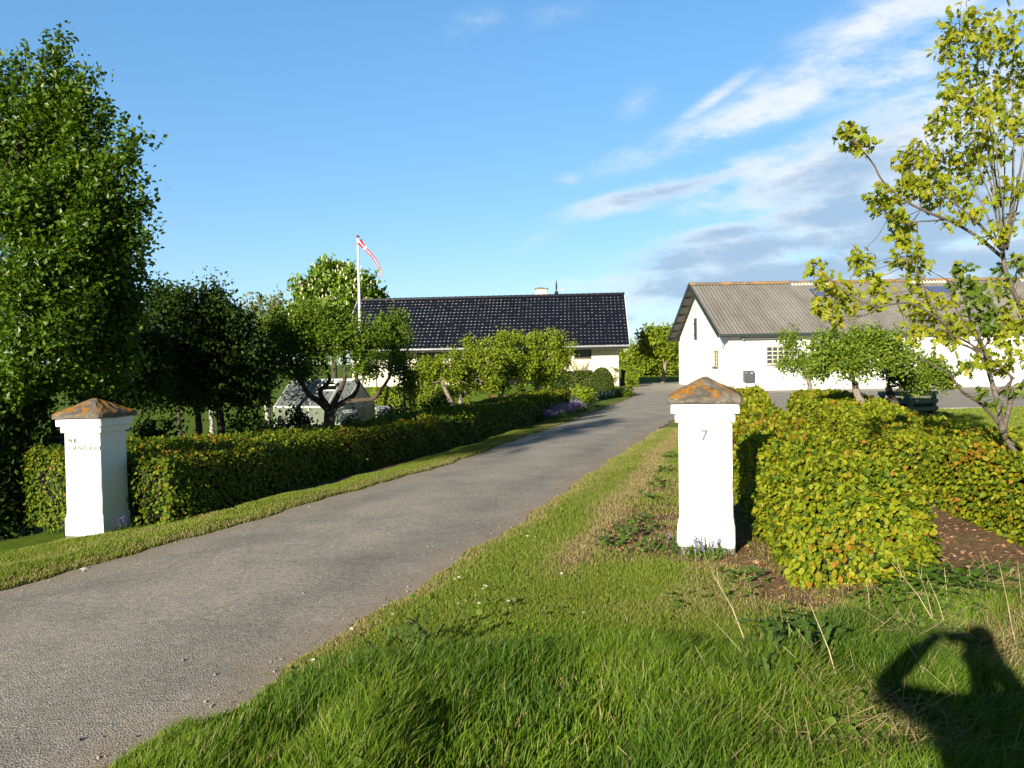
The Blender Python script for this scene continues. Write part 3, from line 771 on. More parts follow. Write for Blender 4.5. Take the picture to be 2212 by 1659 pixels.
hedge('beech_hedge', 'wide beech hedge with coppery top at the right edge, beside the slender oak', [(4.80, 6.1), (4.98, 8), (5.66, 11.5), (7.5, 20.2)], [.76, .76, .72, .66],
      0.0, [.72, .67, .53, .66], [BEECH, BEECH_RED, BEECH_DARK], .015, dens_near, size_near, 103, red_top=.25)
# ------------------------------------------------------------------ buildings
def wall_panel(mb, x0, x1, top, holes, T, f, z0=0.0, breaks=()):
    """wall standing on x0..x1, its top given by top(x), cut by holes (x0, x1, z0, z1); f maps (x, depth, z) into place"""
    xs = sorted({x0, x1, *breaks, *[h[0] for h in holes], *[h[1] for h in holes]})
    for a, b in zip(xs[:-1], xs[1:]):
        hs = sorted([h for h in holes if h[0] <= a + 1e-6 and h[1] >= b - 1e-6], key=lambda h: h[2])
        lo = z0; spans = []
        for h in hs: spans.append((lo, lo, h[2], h[2])); lo = h[3]
        spans.append((lo, lo, top(b), top(a)))
        for la, lb, tb, ta in spans:
            q = [(a, la), (b, lb), (b, tb), (a, ta)]
            vs = [f(x, d, z) for d in (0, T) for x, z in q]
            mb.add(vs, [(0, 1, 2, 3), (7, 6, 5, 4), (0, 4, 5, 1), (1, 5, 6, 2), (2, 6, 7, 3), (3, 7, 4, 0)])
def brick_mat():
    m, nt, b = new_mat('cream_brick')
    t = nt.nodes.new('ShaderNodeTexBrick')
    g = nt.nodes.new('ShaderNodeTexCoord'); mp = nt.nodes.new('ShaderNodeMapping'); mp.inputs['Rotation'].default_value = (math.pi / 2, 0, 0)
    nt.links.new(g.outputs['Object'], mp.inputs[0]); nt.links.new(mp.outputs[0], t.inputs['Vector'])
    t.inputs['Color1'].default_value = (.68, .61, .49, 1); t.inputs['Color2'].default_value = (.78, .71, .58, 1); t.inputs['Mortar'].default_value = (.42, .37, .30, 1)
    t.inputs['Scale'].default_value = 1; t.inputs['Mortar Size'].default_value = .009; t.inputs['Brick Width'].default_value = .24; t.inputs['Row Height'].default_value = .075
    nt.links.new(t.outputs['Color'], b.inputs['Base Color']); b.inputs['Roughness'].default_value = .9
    bump(nt, b, t.outputs['Fac'], .3, -.006)
    return m
M['brick'] = brick_mat()
def tile_mat():
    m, nt, b = new_mat('glazed_black_tile')
    nt.links.new(ramp(nt, noise(nt, 5, 4), [(.3, (.005, .006, .010)), (.7, (.012, .013, .02))]), b.inputs['Base Color'])
    b.inputs['Roughness'].default_value = .3; b.inputs['Specular IOR Level'].default_value = .28
    return m
M['tile'] = tile_mat()
def eternit_mat():
    m, nt, b = new_mat('weathered_fibre_cement')
    g = nt.nodes.new('ShaderNodeTexCoord'); mp = nt.nodes.new('ShaderNodeMapping'); mp.inputs['Scale'].default_value = (1, .18, .3)
    nt.links.new(g.outputs['Object'], mp.inputs[0])
    c1 = ramp(nt, noise(nt, 1.3, 7, .65, mp.outputs[0]), [(.3, (.16, .15, .134)), (.5, (.225, .21, .19)), (.72, (.28, .262, .236))])
    c2 = ramp(nt, noise(nt, 9, 6, .7), [(.3, (.8, .8, .8)), (.65, (1.12, 1.11, 1.09))])
    k = nt.nodes.new('ShaderNodeMixRGB'); k.blend_type = 'MULTIPLY'; k.inputs[0].default_value = 1
    nt.links.new(c1, k.inputs[1]); nt.links.new(c2, k.inputs[2]); nt.links.new(k.outputs[0], b.inputs['Base Color'])
    b.inputs['Roughness'].default_value = .95; b.inputs['Specular IOR Level'].default_value = .1
    return m
M['eternit'] = eternit_mat()
M['ridge_lichen'] = mat_noise('lichened_ridge', (.16, .14, .12), (.40, .22, .07), 1.6, .95, .3, .01, lo=.42, hi=.62)
M['dark_wood'] = mat_noise('black_stained_wood', (.012, .014, .013), (.03, .034, .03), 9, .7, .3, .006)
M['green_black'] = mat_noise('dark_green_board', (.02, .032, .03), (.04, .055, .05), 9, .6, .2, .005)
M['frame_dark'] = mat_noise('dark_brown_frame', (.02, .018, .016), (.035, .03, .026), 12, .5, .1, .003)
M['metal_grey'] = mat_noise('grey_zinc', (.20, .21, .21), (.34, .35, .35), 9, .5, .1, .003, metal=.3)
M['metal_light'] = mat_noise('dull_aluminium', (.42, .43, .42), (.55, .56, .54), 9, .5, .05, .002)
M['white_paint'] = mat_noise('white_paint', (.74, .74, .72), (.80, .80, .78), 12, .45, .05, .002)
M['block_frame'] = mat_noise('pale_yellow_mortar', (.50, .48, .33), (.62, .59, .42), 30, .8, .2, .004)
M['box_grey'] = mat_noise('dark_grey_cabinet', (.055, .065, .07), (.085, .095, .10), 20, .5, .1, .002)
M['light_grey'] = mat_noise('light_grey_paint', (.45, .45, .43), (.55, .55, .53), 20, .6, .1, .002)
def glass_mat(name, c, rough=.06, spec=.6):
    m, nt, b = new_mat(name); b.inputs['Base Color'].default_value = (*c, 1); b.inputs['Roughness'].default_value = rough; b.inputs['Specular IOR Level'].default_value = spec
    bump(nt, b, noise(nt, 2.2, 2), .05, .01); return m
M['glass_dark'] = glass_mat('dark_window_glass', (.012, .014, .012), .05, .5)
M['glass_block'] = glass_mat('glass_block', (.05, .06, .07), .2, .5)
M['rooflight'] = glass_mat('blue_rooflight_sheet', (.09, .12, .22), .3, .5)
M['rooflight_white'] = mat_noise('milky_rooflight_sheet', (.55, .54, .44), (.68, .66, .55), 4, .6, .1, .005)
M['glasshouse'] = None
def dirty_glass(name, c, a):
    m, nt, b = new_mat(name); nt.links.new(ramp(nt, noise(nt, 3, 5, .6), [(.3, tuple(x * .7 for x in c)), (.7, c)]), b.inputs['Base Color'])
    b.inputs['Roughness'].default_value = .25; b.inputs['Specular IOR Level'].default_value = .6
    t = nt.nodes.new('ShaderNodeBsdfTransparent'); s = nt.nodes.new('ShaderNodeMixShader'); s.inputs[0].default_value = a
    nt.links.new(t.outputs[0], s.inputs[1]); nt.links.new(b.outputs[0], s.inputs[2]); nt.links.new(s.outputs[0], nt.nodes['Material Output'].inputs[0]); return m
M['gh_wall'] = dirty_glass('dusty_greenhouse_glass', (.20, .23, .17), .9)
M['gh_roof'] = dirty_glass('algae_greenhouse_glass', (.17, .185, .175), .95)

# --- farmhouse
EV = at(1363, 745.5, 46.4); RD = at(1340, 636.5, 51.0)
HRZ = R(-4.6)
HO = (EV[0] - .55, EV[1] + 1.15, 0.12)
house = thing('farmhouse', 'long low cream brick farmhouse with glossy black tiled roof', 'house', HO, HRZ)
hz_e = EV[2] - HO[2]; hz_r = RD[2] - HO[2]
HL, HD = 15.6, 7.0
def top_h(x): return hz_e - .02
wb = MB()
win = (-2.55, -1.55, 1.55, 2.32); door = (-11.7, -10.3, .0, 2.25); patio = (-7.2, -3.9, .0, 2.15)
wall_panel(wb, -HL, 0, lambda x: hz_e + .25, [win, door, patio], .3, lambda x, d, z: (x, d, z), -.4)
wall_panel(wb, -HL, 0, lambda x: hz_e + .25, [], .3, lambda x, d, z: (x, HD - .3 + d, z), -.4)
gt_ = lambda y: hz_e + .25 + (hz_r - hz_e - .45) * (1 - abs(y - HD / 2) / (HD / 2))
for xw in (-.3, -HL):
    wall_panel(wb, .303, HD - .303, gt_, [], .3, lambda y, d, z, xw=xw: (xw + d, y, z), -.4, breaks=(HD / 2,))
wb.build('wall', M['brick'], house)
trg = np.random.default_rng(4)
def roof_sheet(mb, x0, x1, e, r, mode):
    """one roof slope from the eave e=(y, z) to the ridge r=(y, z)"""
    e = np.array(e); r = np.array(r); Ls = np.linalg.norm(r - e); t = (r - e) / Ls; nrm = np.array((-t[1], t[0])) * (1 if t[0] > 0 else -1)
    if mode == 'tile':
        per = .232; us = np.arange(x0, x1 + 1e-6, per / 7); hu = .024 * np.abs(np.sin(math.pi * (us - x0) / per)) ** .7
        rows = []; nC = 16; cl = Ls / nC
        for k in range(nC):
            rows += [(k * cl, .004), (k * cl, .018), (k * cl + .014, .034), ((k + 1) * cl - .004, .012)]
    else:
        per = .177; us = np.arange(x0, x1 + 1e-6, per / 6); hu = .019 * np.sin(2 * math.pi * (us - x0) / per)
        nC = 5; cl = Ls / nC; rows = []
        for k in range(nC): rows += [(k * cl, .012 if k else .03), ((k + 1) * cl - .003, 0.0)]
    n = len(us); V = []
    for v, h in rows:
        y = e[0] + t[0] * v; z = e[1] + t[1] * v
        if mode == 'tile' and h > .012: h = h + np.repeat(trg.normal(size=len(us) // 7 + 1) * .0018, 7)[:len(us)]
        yy = y + nrm[0] * (h + hu); zz = z + nrm[1] * (h + hu)
        V += list(zip(us, yy, zz))
    m_ = len(rows)
    # underside
    for v in (0, Ls):
        y = e[0] + t[0] * v - nrm[0] * .05; z = e[1] + t[1] * v - nrm[1] * .05
        V += [(u, y, z) for u in us]
    F = [(k * n + i, k * n + i + 1, (k + 1) * n + i + 1, (k + 1) * n + i) for k in range(m_ - 1) for i in range(n - 1)]
    b = m_ * n
    F += [(b + i + 1, b + i, b + n + i, b + n + i + 1) for i in range(n - 1)]
    F += [(i, b + i, b + i + 1, i + 1) for i in range(n - 1)]
    mb.add(V, F)
rb = MB(); X0, X1 = -HL - .5, .55
roof_sheet(rb, X0, X1, (-1.15, hz_e), (HD / 2, hz_r), 'tile')
roof_sheet(rb, X0, X1, (HD + 1.15, hz_e), (HD / 2, hz_r), 'tile')
hroof = rb.build('roof', M['tile'], house)
rt = MB()
for i in range(48):
    a = X0 + i * (X1 - X0) / 48; rt.tube([(a, HD / 2, hz_r + .02), (a + (X1 - X0) / 48 + .03, HD / 2, hz_r + .035)], [.105, .115], 8)
rt.build('ridge_tile', M['tile'], hroof)
ch = MB().box((-4.55, HD / 2 + .9, hz_r + .02), (.72, .55, 1.0)); chim = ch.build('chimney', M['brick'], hroof)
ch = MB().box((-4.55, HD / 2 + .9, hz_r + .55), (.84, .66, .06)); ch.box((-4.62, HD / 2 + .9, hz_r + .61), (.4, .4, .06)); ch.build('chimney_cap', M['footing'], chim)
sl = (hz_r - hz_e) / (HD / 2 + 1.15)
for s in (-1, 1):
    for xx in (X1 + .018, X0 - .018):
        vb = MB(); vb.bar((xx, HD / 2 + s * (HD / 2 + 1.17), hz_e - .06), (xx, HD / 2, hz_r - .06), .03, .18); vb.build('verge_board', M['white_paint'], house)
g = MB().tube([(X0, -1.21, hz_e - .03), (X1, -1.21, hz_e - .03)], .065, 8); g.build('gutter', M['metal_grey'], house)
fb = MB().box(((X0 + X1) / 2, -1.10, hz_e - .115), (X1 - X0 - .02, .04, .15)); fb.box(((X0 + X1) / 2, -.56, hz_e - .06), (X1 - X0 - .05, 1.04, .025)); fb.build('fascia', M['dark_wood'], house)
dp = MB().tube([(-14.2, -.09, hz_e - .2), (-14.2, -.09, -.3)], .045, 8); dp.build('downpipe', M['white_paint'], house)
def window(parent, x0, x1, z0, z1, f, mats, nx=1, nz=1, fw=.06, bar=.03, sill=None, name='window'):
    """frame with bars; children: pane and sill; f maps (x, depth, z)"""
    m = MB()
    def b(xa, xb, za, zb, d0, d1):
        vs = [f(x, d, z) for d in (d0, d1) for x, z in ((xa, za), (xb, za), (xb, zb), (xa, zb))]
        m.add(vs, [(0, 1, 2, 3), (7, 6, 5, 4), (0, 4, 5, 1), (1, 5, 6, 2), (2, 6, 7, 3), (3, 7, 4, 0)])
    b(x0, x1, z0, z0 + fw, .06, .14); b(x0, x1, z1 - fw, z1, .06, .14); b(x0, x0 + fw, z0 + fw, z1 - fw, .06, .14); b(x1 - fw, x1, z0 + fw, z1 - fw, .06, .14)
    for i in range(1, nx):
        x = x0 + fw + (x1 - x0 - 2 * fw) * i / nx; b(x - bar / 2, x + bar / 2, z0 + fw, z1 - fw, .072, .13)
    for i in range(1, nz):
        z = z0 + fw + (z1 - z0 - 2 * fw) * i / nz
        for j in range(nx):
            xa = x0 + fw + (x1 - x0 - 2 * fw) * j / nx + (bar / 2 if j else 0); xb = x0 + fw + (x1 - x0 - 2 * fw) * (j + 1) / nx - (bar / 2 if j < nx - 1 else 0)
            b(xa, xb, z - bar / 2, z + bar / 2, .076, .126)
    fr = m.build(name, mats[0], parent)
    p = MB(); vs = [f(x, d, z) for d in (.10, .112) for x, z in ((x0 + fw * .5, z0 + fw * .5), (x1 - fw * .5, z0 + fw * .5), (x1 - fw * .5, z1 - fw * .5), (x0 + fw * .5, z1 - fw * .5))]
    p.add(vs, [(0, 1, 2, 3), (7, 6, 5, 4), (0, 4, 5, 1), (1, 5, 6, 2), (2, 6, 7, 3), (3, 7, 4, 0)]); p.build('pane', mats[1], fr)
    if sill:
        s = MB(); vs = [f(x, d, z) for d in (-.05, .06) for x, z in ((x0 - .04, z0 - .05), (x1 + .04, z0 - .05), (x1 + .04, z0 + .002 - (.012 if d < 0 else 0)), (x0 - .04, z0 + .002 - (.012 if d < 0 else 0)))]
        s.add(vs, [(0, 1, 2, 3), (7, 6, 5, 4), (0, 4, 5, 1), (1, 5, 6, 2), (2, 6, 7, 3), (3, 7, 4, 0)]); s.build('sill', sill, fr)
    return fr
fH = lambda x, d, z: (x, d, z)
window(house, *win, fH, (M['frame_dark'], M['glass_dark']), 1, 1, .07, sill=M['footing'])
window(house, *patio, fH, (M['frame_dark'], M['glass_dark']), 4, 1, .07, .06, name='patio_window')
window(house, *door, fH, (M['frame_dark'], M['glass_dark']), 2, 1, .08, .06, name='glazed_door')
aw = MB().bevbox((-4.6, -.22, 2.22), (3.9, .26, .14), .02)
aw.build('awning_case', M['white_paint'], house)
aw = MB()
for x in (-6.2, -4.8, -3.4): aw.bar((x, -.1, 2.16), (x, -.62, 2.08), .05, .05)
aw.box((-4.6, -.64, 2.07), (3.9, .06, .11)); aw.build('awning_arm', M['white_paint'], house)
# wind rotor standing behind the ridge
WR = at(1202, 634, 52.3)
wr = thing('wind_rotor', 'small garden wind rotor with dark upright blade and white tail beside the chimney', 'wind rotor', (WR[0], WR[1], 0.1), R(12))
k = WR[2] - .1
MB().tube([(0, 0, -.1), (0, 0, k + .22)], [.05, .03], 8).build('mast', M['metal_grey'], wr)
MB().lathe([(.02, k - .1), (.12, k - .08), (.13, k + .04), (.09, k + .13), (.02, k + .17)], n=12).build('hub', M['dark_wood'], wr)
bl = MB(); bl.loft([[(-.02, -.02, k + .05), (.02, -.02, k + .05), (.02, .02, k + .05), (-.02, .02, k + .05)], [(-.055, -.03, k + .35), (.055, -.02, k + .35), (.055, .0, k + .35), (-.055, -.01, k + .35)], [(-.04, -.02, k + .65), (.04, -.01, k + .65), (.04, .01, k + .65), (-.04, 0, k + .65)], [(-.008, -.01, k + .86), (.008, -.01, k + .86), (.008, 0, k + .86), (-.008, 0, k + .86)]])
bl.loft([[(-.02, -.02, k - .15), (.02, -.02, k - .15), (.02, .02, k - .15), (-.02, .02, k - .15)], [(-.05, -.03, k - .4), (.05, -.02, k - .4), (.05, 0, k - .4), (-.05, -.01, k - .4)], [(-.01, -.01, k - .8), (.01, -.01, k - .8), (.01, 0, k - .8), (-.01, 0, k - .8)]]); bl.build('blade', M['dark_wood'], wr)
tv = MB().bar((.05, .02, k + .2), (.42, .16, k + .24), .035); tv.box((.47, .18, k + .25), (.12, .02, .13)); tv.build('tail_vane', M['white_paint'], wr)

# --- barn
BO = np.array((*gp(1575, 846, 0), 0)); BRZ = R(.4)
barn = thing('barn', 'long white limewashed barn with grey corrugated roof', 'barn', tuple(BO), BRZ)
BD, BL = 11.0, 29.0
be = at(1575, 722, BO[1] - .3)[2]; br = at(1487, 614, BO[1] + BD / 2)[2]
wl = MB()
top_g = lambda y: be - .05 + (br - be - .05) * (1 - abs(y - BD / 2) / (BD / 2))
wins = [(1.75, 2.85, 1.22, 2.06), (7.6, 8.7, 1.22, 2.06), (14.35, 15.5, 1.22, 2.06), (20.6, 21.7, 1.22, 2.06)]
wall_panel(wl, 0, BL, lambda x: be - .05, wins, .35, fH, -.3)
wall_panel(wl, 0, BL, lambda x: be - .05, [], .35, lambda x, d, z: (x, BD - .35 + d, z), -.3)
gwin = (1.9, 2.8, 1.14, 1.94); slit = (6.3, 7.1, 2.55, 3.72)
wall_panel(wl, .352, BD - .352, top_g, [gwin, slit], .35, lambda y, d, z: (d, y, z), -.3, breaks=(BD / 2,))
wall_panel(wl, .352, BD - .352, top_g, [], .35, lambda y, d, z: (BL - .35 + d, y, z), -.3, breaks=(BD / 2,))
wl.build('wall', M['white_barn'], barn)
for w in wins: window(barn, *w, fH, (M['block_frame'], M['glass_block']), 4, 4, .05, .045, sill=M['footing'])
window(barn, *gwin, lambda y, d, z: (d - .055, y, z), (M['block_frame'], M['glass_block']), 2, 4, .05, .05, sill=M['footing'])
hb = MB()
for i in range(4): hb.box((.015, slit[0] + .0875 + i * .175, (slit[2] + slit[3]) / 2), (.03, .168, slit[3] - slit[2] - .01))
hb.box((-.008, 6.7, 2.85), (.02, .66, .08)); hb.box((-.008, 6.7, 3.45), (.02, .66, .08)); hb.build('loft_hatch', M['box_grey'], barn)
rb = MB(); roof_sheet(rb, -.55, BL + .5, (-.42, be), (BD / 2, br), 'wave'); roof_sheet(rb, -.55, BL + .5, (BD + .42, be), (BD / 2, br), 'wave')
broof = rb.build('roof', M['eternit'], barn)
rc = MB()
for i in range(19):
    a = -.56 + i * 1.58
    rc.loft([[(x, BD / 2 + y, br + z) for y, z in ((-.26, -.075), (-.1, .05), (0, .085), (.1, .05), (.26, -.075), (0, .04))] for x in (a, a + 1.6)])
rc.build('ridge_cap', M['ridge_lichen'], broof)
ts = np.array((BD / 2 + .42, br - be)); Lr = np.linalg.norm(ts); ts /= Lr; nr_ = np.array((-ts[1], ts[0]))
def patch(name, x0, x1, v0, v1, mat):
    us = np.arange(x0, x1, .177 / 6); V = []
    for v in (v0, v1):
        h = .046 + .019 * np.sin(2 * math.pi * (us + .55) / .177)
        V += list(zip(us, -.42 + ts[0] * v + nr_[0] * h, be + ts[1] * v + nr_[1] * h))
    n = len(us); V += [(a, b, c - .02) for a, b, c in V]
    F = [(i, i + 1, n + i + 1, n + i) for i in range(n - 1)] + [(2 * n + i + 1, 2 * n + i, 3 * n + i, 3 * n + i + 1) for i in range(n - 1)] + [(i, 2 * n + i, 2 * n + i + 1, i + 1) for i in range(n - 1)]
    return MB().add(V, F).build(name, mat, broof)
for x in (5.4, 11.4, 17.4, 23.4):
    patch('rooflight', x, x + 1.06, Lr * .70, Lr * .84, M['rooflight'])
    patch('ridge_vent_sheet', x - .7, x + 1.5, Lr * .925, Lr * .985, M['rooflight_white'])
bb = MB()
for s in (-1, 1):
    y0 = BD / 2 + s * (BD / 2 + .44)
    bb.bar((-.575, y0, be - .06), (-.575, BD / 2, br - .06), .04, .22)
bb.build('bargeboard', M['green_black'], barn)
for s in (-1, 1):
    for k in range(7):
        t = .06 + k * .15; y = BD / 2 + s * (BD / 2 + .4) * (1 - t); z = be + (br - be) * t - .12
        MB().box((-.27, y, z), (.52, .08, .1)).build('purlin', M['dark_wood'], barn)
gu = MB().tube([(-.5, -.46, be - .07), (BL + .4, -.46, be - .07)], .075, 8); gu.build('gutter', M['green_black'], barn)
for x in (.6, 6.1, 11.5, 17, 22.5):
    gr = MB(); gr.box((x + 1.0, -.2, be - .2), (2.1, .1, .07)); gr.box((x, -.14, be - .2), (.06, .27, .14)); gr.box((x + 2.0, -.14, be - .2), (.06, .27, .14)); gr.build('strip_lamp', M['metal_grey'], barn)
cb_ = MB().bevbox((.86, -.14, .70), (.44, .28, .52), .015); cab = cb_.build('meter_cabinet', M['box_grey'], barn)
MB().box((.97, -.284, .84), (.12, .012, .04)).build('cabinet_label', M['light_grey'], cab); MB().box((.72, -.284, .86), (.09, .012, .02)).build('cabinet_vent', M['light_grey'], cab)
hk = MB().tube([(-.03, 6.55, 4.0), (-.03, 6.55, 4.42), (-.10, 6.62, 4.48), (-.16, 6.7, 4.44)], .018, 6); hk.build('wall_hook', M['metal_grey'], barn)
la = MB().box((-.05, .75, 2.1), (.1, .07, .13)); la.build('wall_lamp', M['metal_grey'], barn)

# --- greenhouse
GO = at(592, 879, 28.6); grz = R(-19); ge = GO[2]; GB = gz(GO[0] + 1.2, 29.5)
gh = thing('greenhouse', 'small glass greenhouse with white frame behind the dark apple tree', 'greenhouse', (GO[0], GO[1], GB), grz)
he = ge - GB; hr = he + .86; gl, gd = 2.75, 2.1
fr = MB(); w = .028
for x in np.linspace(0, gl, 5):
    for y in (0, gd): fr.bar((x, y, 0), (x, y, he), w)
    fr.bar((x, 0, he), (x, gd / 2, hr), w); fr.bar((x, gd, he), (x, gd / 2, hr), w)
for y in (0, gd): fr.bar((0, y, he), (gl, y, he), .06); fr.bar((0, y, .03), (gl, y, .03), .06); fr.bar((0, y, he * .5), (gl, y, he * .5), .03)
fr.bar((0, gd / 2, hr), (gl, gd / 2, hr), .08, .14)
for x in (0, gl):
    fr.bar((x, 0, he), (x, gd, he), w); fr.bar((x, 0, .03), (x, gd, .03), w)
fr.build('frame', M['metal_light'], gh)
dr_ = MB()
for y in (gd * .32, gd * .68): dr_.bar((gl + .03, y, 0), (gl + .03, y, he + .35), w)
for z in (.05, .6, 1.1, he + .33): dr_.bar((gl + .03, gd * .32, z), (gl + .03, gd * .68, z), .05)
dr_.build('door', M['metal_light'], gh)
gp_ = MB()
for y in (.012, gd - .012): gp_.box((gl / 2, y, he / 2), (gl - .02, .008, he - .08))
for x in (.012, gl - .012): gp_.add([(x, .03, 0), (x, gd - .03, 0), (x, gd - .03, he), (x, gd / 2, hr - .05), (x, .03, he)], [(0, 1, 2, 3, 4)])
gp_.build('wall_glass', M['gh_wall'], gh)
gp_ = MB()
for s in (0, 1):
    y0 = gd * s; a = .02
    for i in range(4):
        if s == 0 and i == 2: continue
        x0, x1 = gl * i / 4 + .02, gl * (i + 1) / 4 - .02
        gp_.add([(x0, y0, he + a), (x1, y0, he + a), (x1, gd / 2, hr + a), (x0, gd / 2, hr + a)], [(0, 1, 2, 3)])
x0, x1 = gl * .5 + .02, gl * .75 - .02
gp_.add([(x0, 0, he + .02), (x1, 0, he + .02), (x1, gd * .3, he + .53), (x0, gd * .3, he + .53)], [(0, 1, 2, 3)])
gp_.build('roof_glass', M['gh_roof'], gh)
vt = MB(); vt.bar((x0, gd * .28, he + .72), (x1, gd * .28, he + .72), .04); vt.bar((x0, gd * .28, he + .72), (x0, gd / 2, hr + .04), .04); vt.bar((x1, gd * .28, he + .72), (x1, gd / 2, hr + .04), .04); vt.bar((x0, gd * .3, he + .54), (x1, gd * .3, he + .54), .04); vt.build('roof_vent', M['white_paint'], gh)

# --- flagpole and pennant
FP = at(773, 514, 35.0); FB = gz(FP[0], 35.0)
fpz = FP[2] - FB
fp = thing('flagpole', 'tall white flagpole standing among the garden trees', 'flagpole', (FP[0], 35.0, FB))
MB().tube([(0, 0, -.1), (0, 0, fpz * .4), (0, 0, fpz)], [.075, .065, .042], 12).build('pole', M['white_paint'], fp)
MB().lathe([(.01, fpz), (.065, fpz + .01), (.072, fpz + .05), (.05, fpz + .10), (.01, fpz + .13)], n=12).build('finial', mat_noise('red_brown_finial', (.16, .03, .03), (.24, .05, .05), 9, .4, 0), fp)
M['flag_red'] = mat_noise('red_bunting', (.42, .012, .03), (.52, .02, .045), 30, .7, .1, .003)
M['flag_white'] = mat_noise('white_bunting', (.78, .76, .76), (.84, .83, .83), 30, .7, .1, .003)
pen_px = [(775, 521), (782, 529), (790, 537), (799, 548), (808, 558), (815, 570), (819, 577), (822, 585), (821, 593), (822, 600)]
base = np.array((FP[0], 35.0, FP[2]))
pts = smooth_path([at(x, y, 35.0 - .05 * i) - base for i, (x, y) in enumerate(pen_px)], 5); n = len(pts)
pm = MB(); hw0 = .17
tt = np.linspace(0, 1, n); hwid = hw0 * np.interp(tt, [0, .12, .3, .6, 1], [1.0, .62, .42, .36, .12])
def row(i):
    c = pts[i]; t = pts[min(i + 1, n - 1)] - pts[max(i - 1, 0)]; t /= np.linalg.norm(t); tw = 1.4 * math.sin(i * .45)
    side = np.array((-t[2], 0, t[0])); side = side * math.cos(tw * .45) + np.array((0, 1, 0)) * math.sin(tw * .45)
    return [c + side * hwid[i] * s for s in (-1, -.22, .22, 1)]
rows = [row(i) for i in range(n)]
for i in range(n - 1):
    for j in range(3):
        pm.cur = 1 if (j == 1 or 8 <= i <= 9) else 0
        q = [rows[i][j], rows[i][j + 1], rows[i + 1][j + 1], rows[i + 1][j]]
        off = np.array((0, .004, 0)); pm.add([p - off for p in q] + [p + off for p in q], [(0, 1, 2, 3), (7, 6, 5, 4), (0, 4, 5, 1), (2, 6, 7, 3)])
pn = pm.build('pennant', [M['flag_red'], M['flag_white']]); pn.location = base
tag(pn, 'narrow red and white pennant drooping from the flagpole', 'pennant')
# ------------------------------------------------------------------ trees
L_PEAR = leafmat('broad_dark_leaf', ev([(0.036, 0.088, 0.004), (0.059, 0.128, 0.005), (0.090, 0.169, 0.006), (0.117, 0.196, 0.007), (0.078, 0.134, 0.005), (0.047, 0.109, 0.004)]), .28, .42, .4)
L_DARK = leafmat('shaded_garden_leaf', ev([(0.024, 0.054, 0.005), (0.035, 0.071, 0.007), (0.051, 0.087, 0.010), (0.027, 0.058, 0.007)]), .22, .5, .25)
L_OLDAPPLE = leafmat('old_apple_leaf', ev([(0.072, 0.138, 0.010), (0.108, 0.181, 0.012), (0.156, 0.225, 0.016), (0.084, 0.150, 0.010)]), .28, .55, .25)
L_APPLE = leafmat('apple_leaf', ev([(0.108, 0.186, 0.014), (0.156, 0.240, 0.019), (0.216, 0.282, 0.026), (0.132, 0.210, 0.017)]), .3, .48, .35)
L_LIME = leafmat('spring_apple_leaf', ev([(.15, .225, .012), (.21, .285, .016), (.27, .32, .022), (.165, .24, .014)]), .3, .5, .3)
L_CHEST = leafmat('chestnut_leaf', ev([(0.105, 0.203, 0.018), (0.165, 0.270, 0.024), (0.225, 0.323, 0.033)]), .25, .5, .3)
L_PALE = leafmat('pale_airy_leaf', ev([(.14, .18, .03), (.19, .23, .04), (.22, .20, .05), (.16, .21, .03)]), .3, .55, .25)
L_OLIVE = leafmat('grey_olive_leaf', ev([(0.168, 0.204, 0.072), (0.228, 0.264, 0.102), (0.132, 0.174, 0.054)]), .25, .6, .2)
L_OAK = leafmat('young_oak_leaf', ev([(.22, .28, .012), (.30, .345, .015), (.36, .37, .018), (.26, .33, .016), (.40, .34, .02), (.18, .25, .012)]), .4, .5, .3)
L_OAKG = leafmat('dark_oak_leaf', ev([(.07, .125, .010), (.10, .165, .014), (.15, .21, .018)]), .3, .45, .35)
L_YEW = leafmat('clipped_evergreen_leaf', ev([(0.032, 0.058, 0.007), (0.050, 0.081, 0.009), (0.081, 0.112, 0.013), (0.108, 0.117, 0.013)]), .15, .5, .3)

def px_tree(name, label, cat, base, trunk_px, r0, r1, blobs, limbs=(), **k):
    """crown and limbs given where they show in the photo and how far away they stand"""
    base = np.array(base, float)
    def loc(p): return at(p[0], p[1], p[2]) - base
    bl = []
    for b in blobs:
        px, py, Y, rx, rz, n = b[:6]; c = at(px, py, Y) - base; s = Y / FPX
        ry = b[6] if len(b) > 6 else max(rx, rz) * s * .9
        bl.append((*c, max(.42 * rx * s, rx * s - k['clump_r'] * .72), max(.4 * ry, ry - k['clump_r'] * .7), max(.42 * rz * s, rz * s - k['clump_r'] * .72), n))
    tr = [np.array((0, 0, -.1))] + [loc(p) for p in trunk_px]
    lm = [([loc(p) for p in pts], a, b) for pts, a, b in limbs]
    return tree(name, label, cat, base, (tr, r0, r1), bl, limbs=lm, **k)
def on_ground(px, Y):
    x = at(px, 800, Y)[0]; return (x, Y, gz(x, Y))

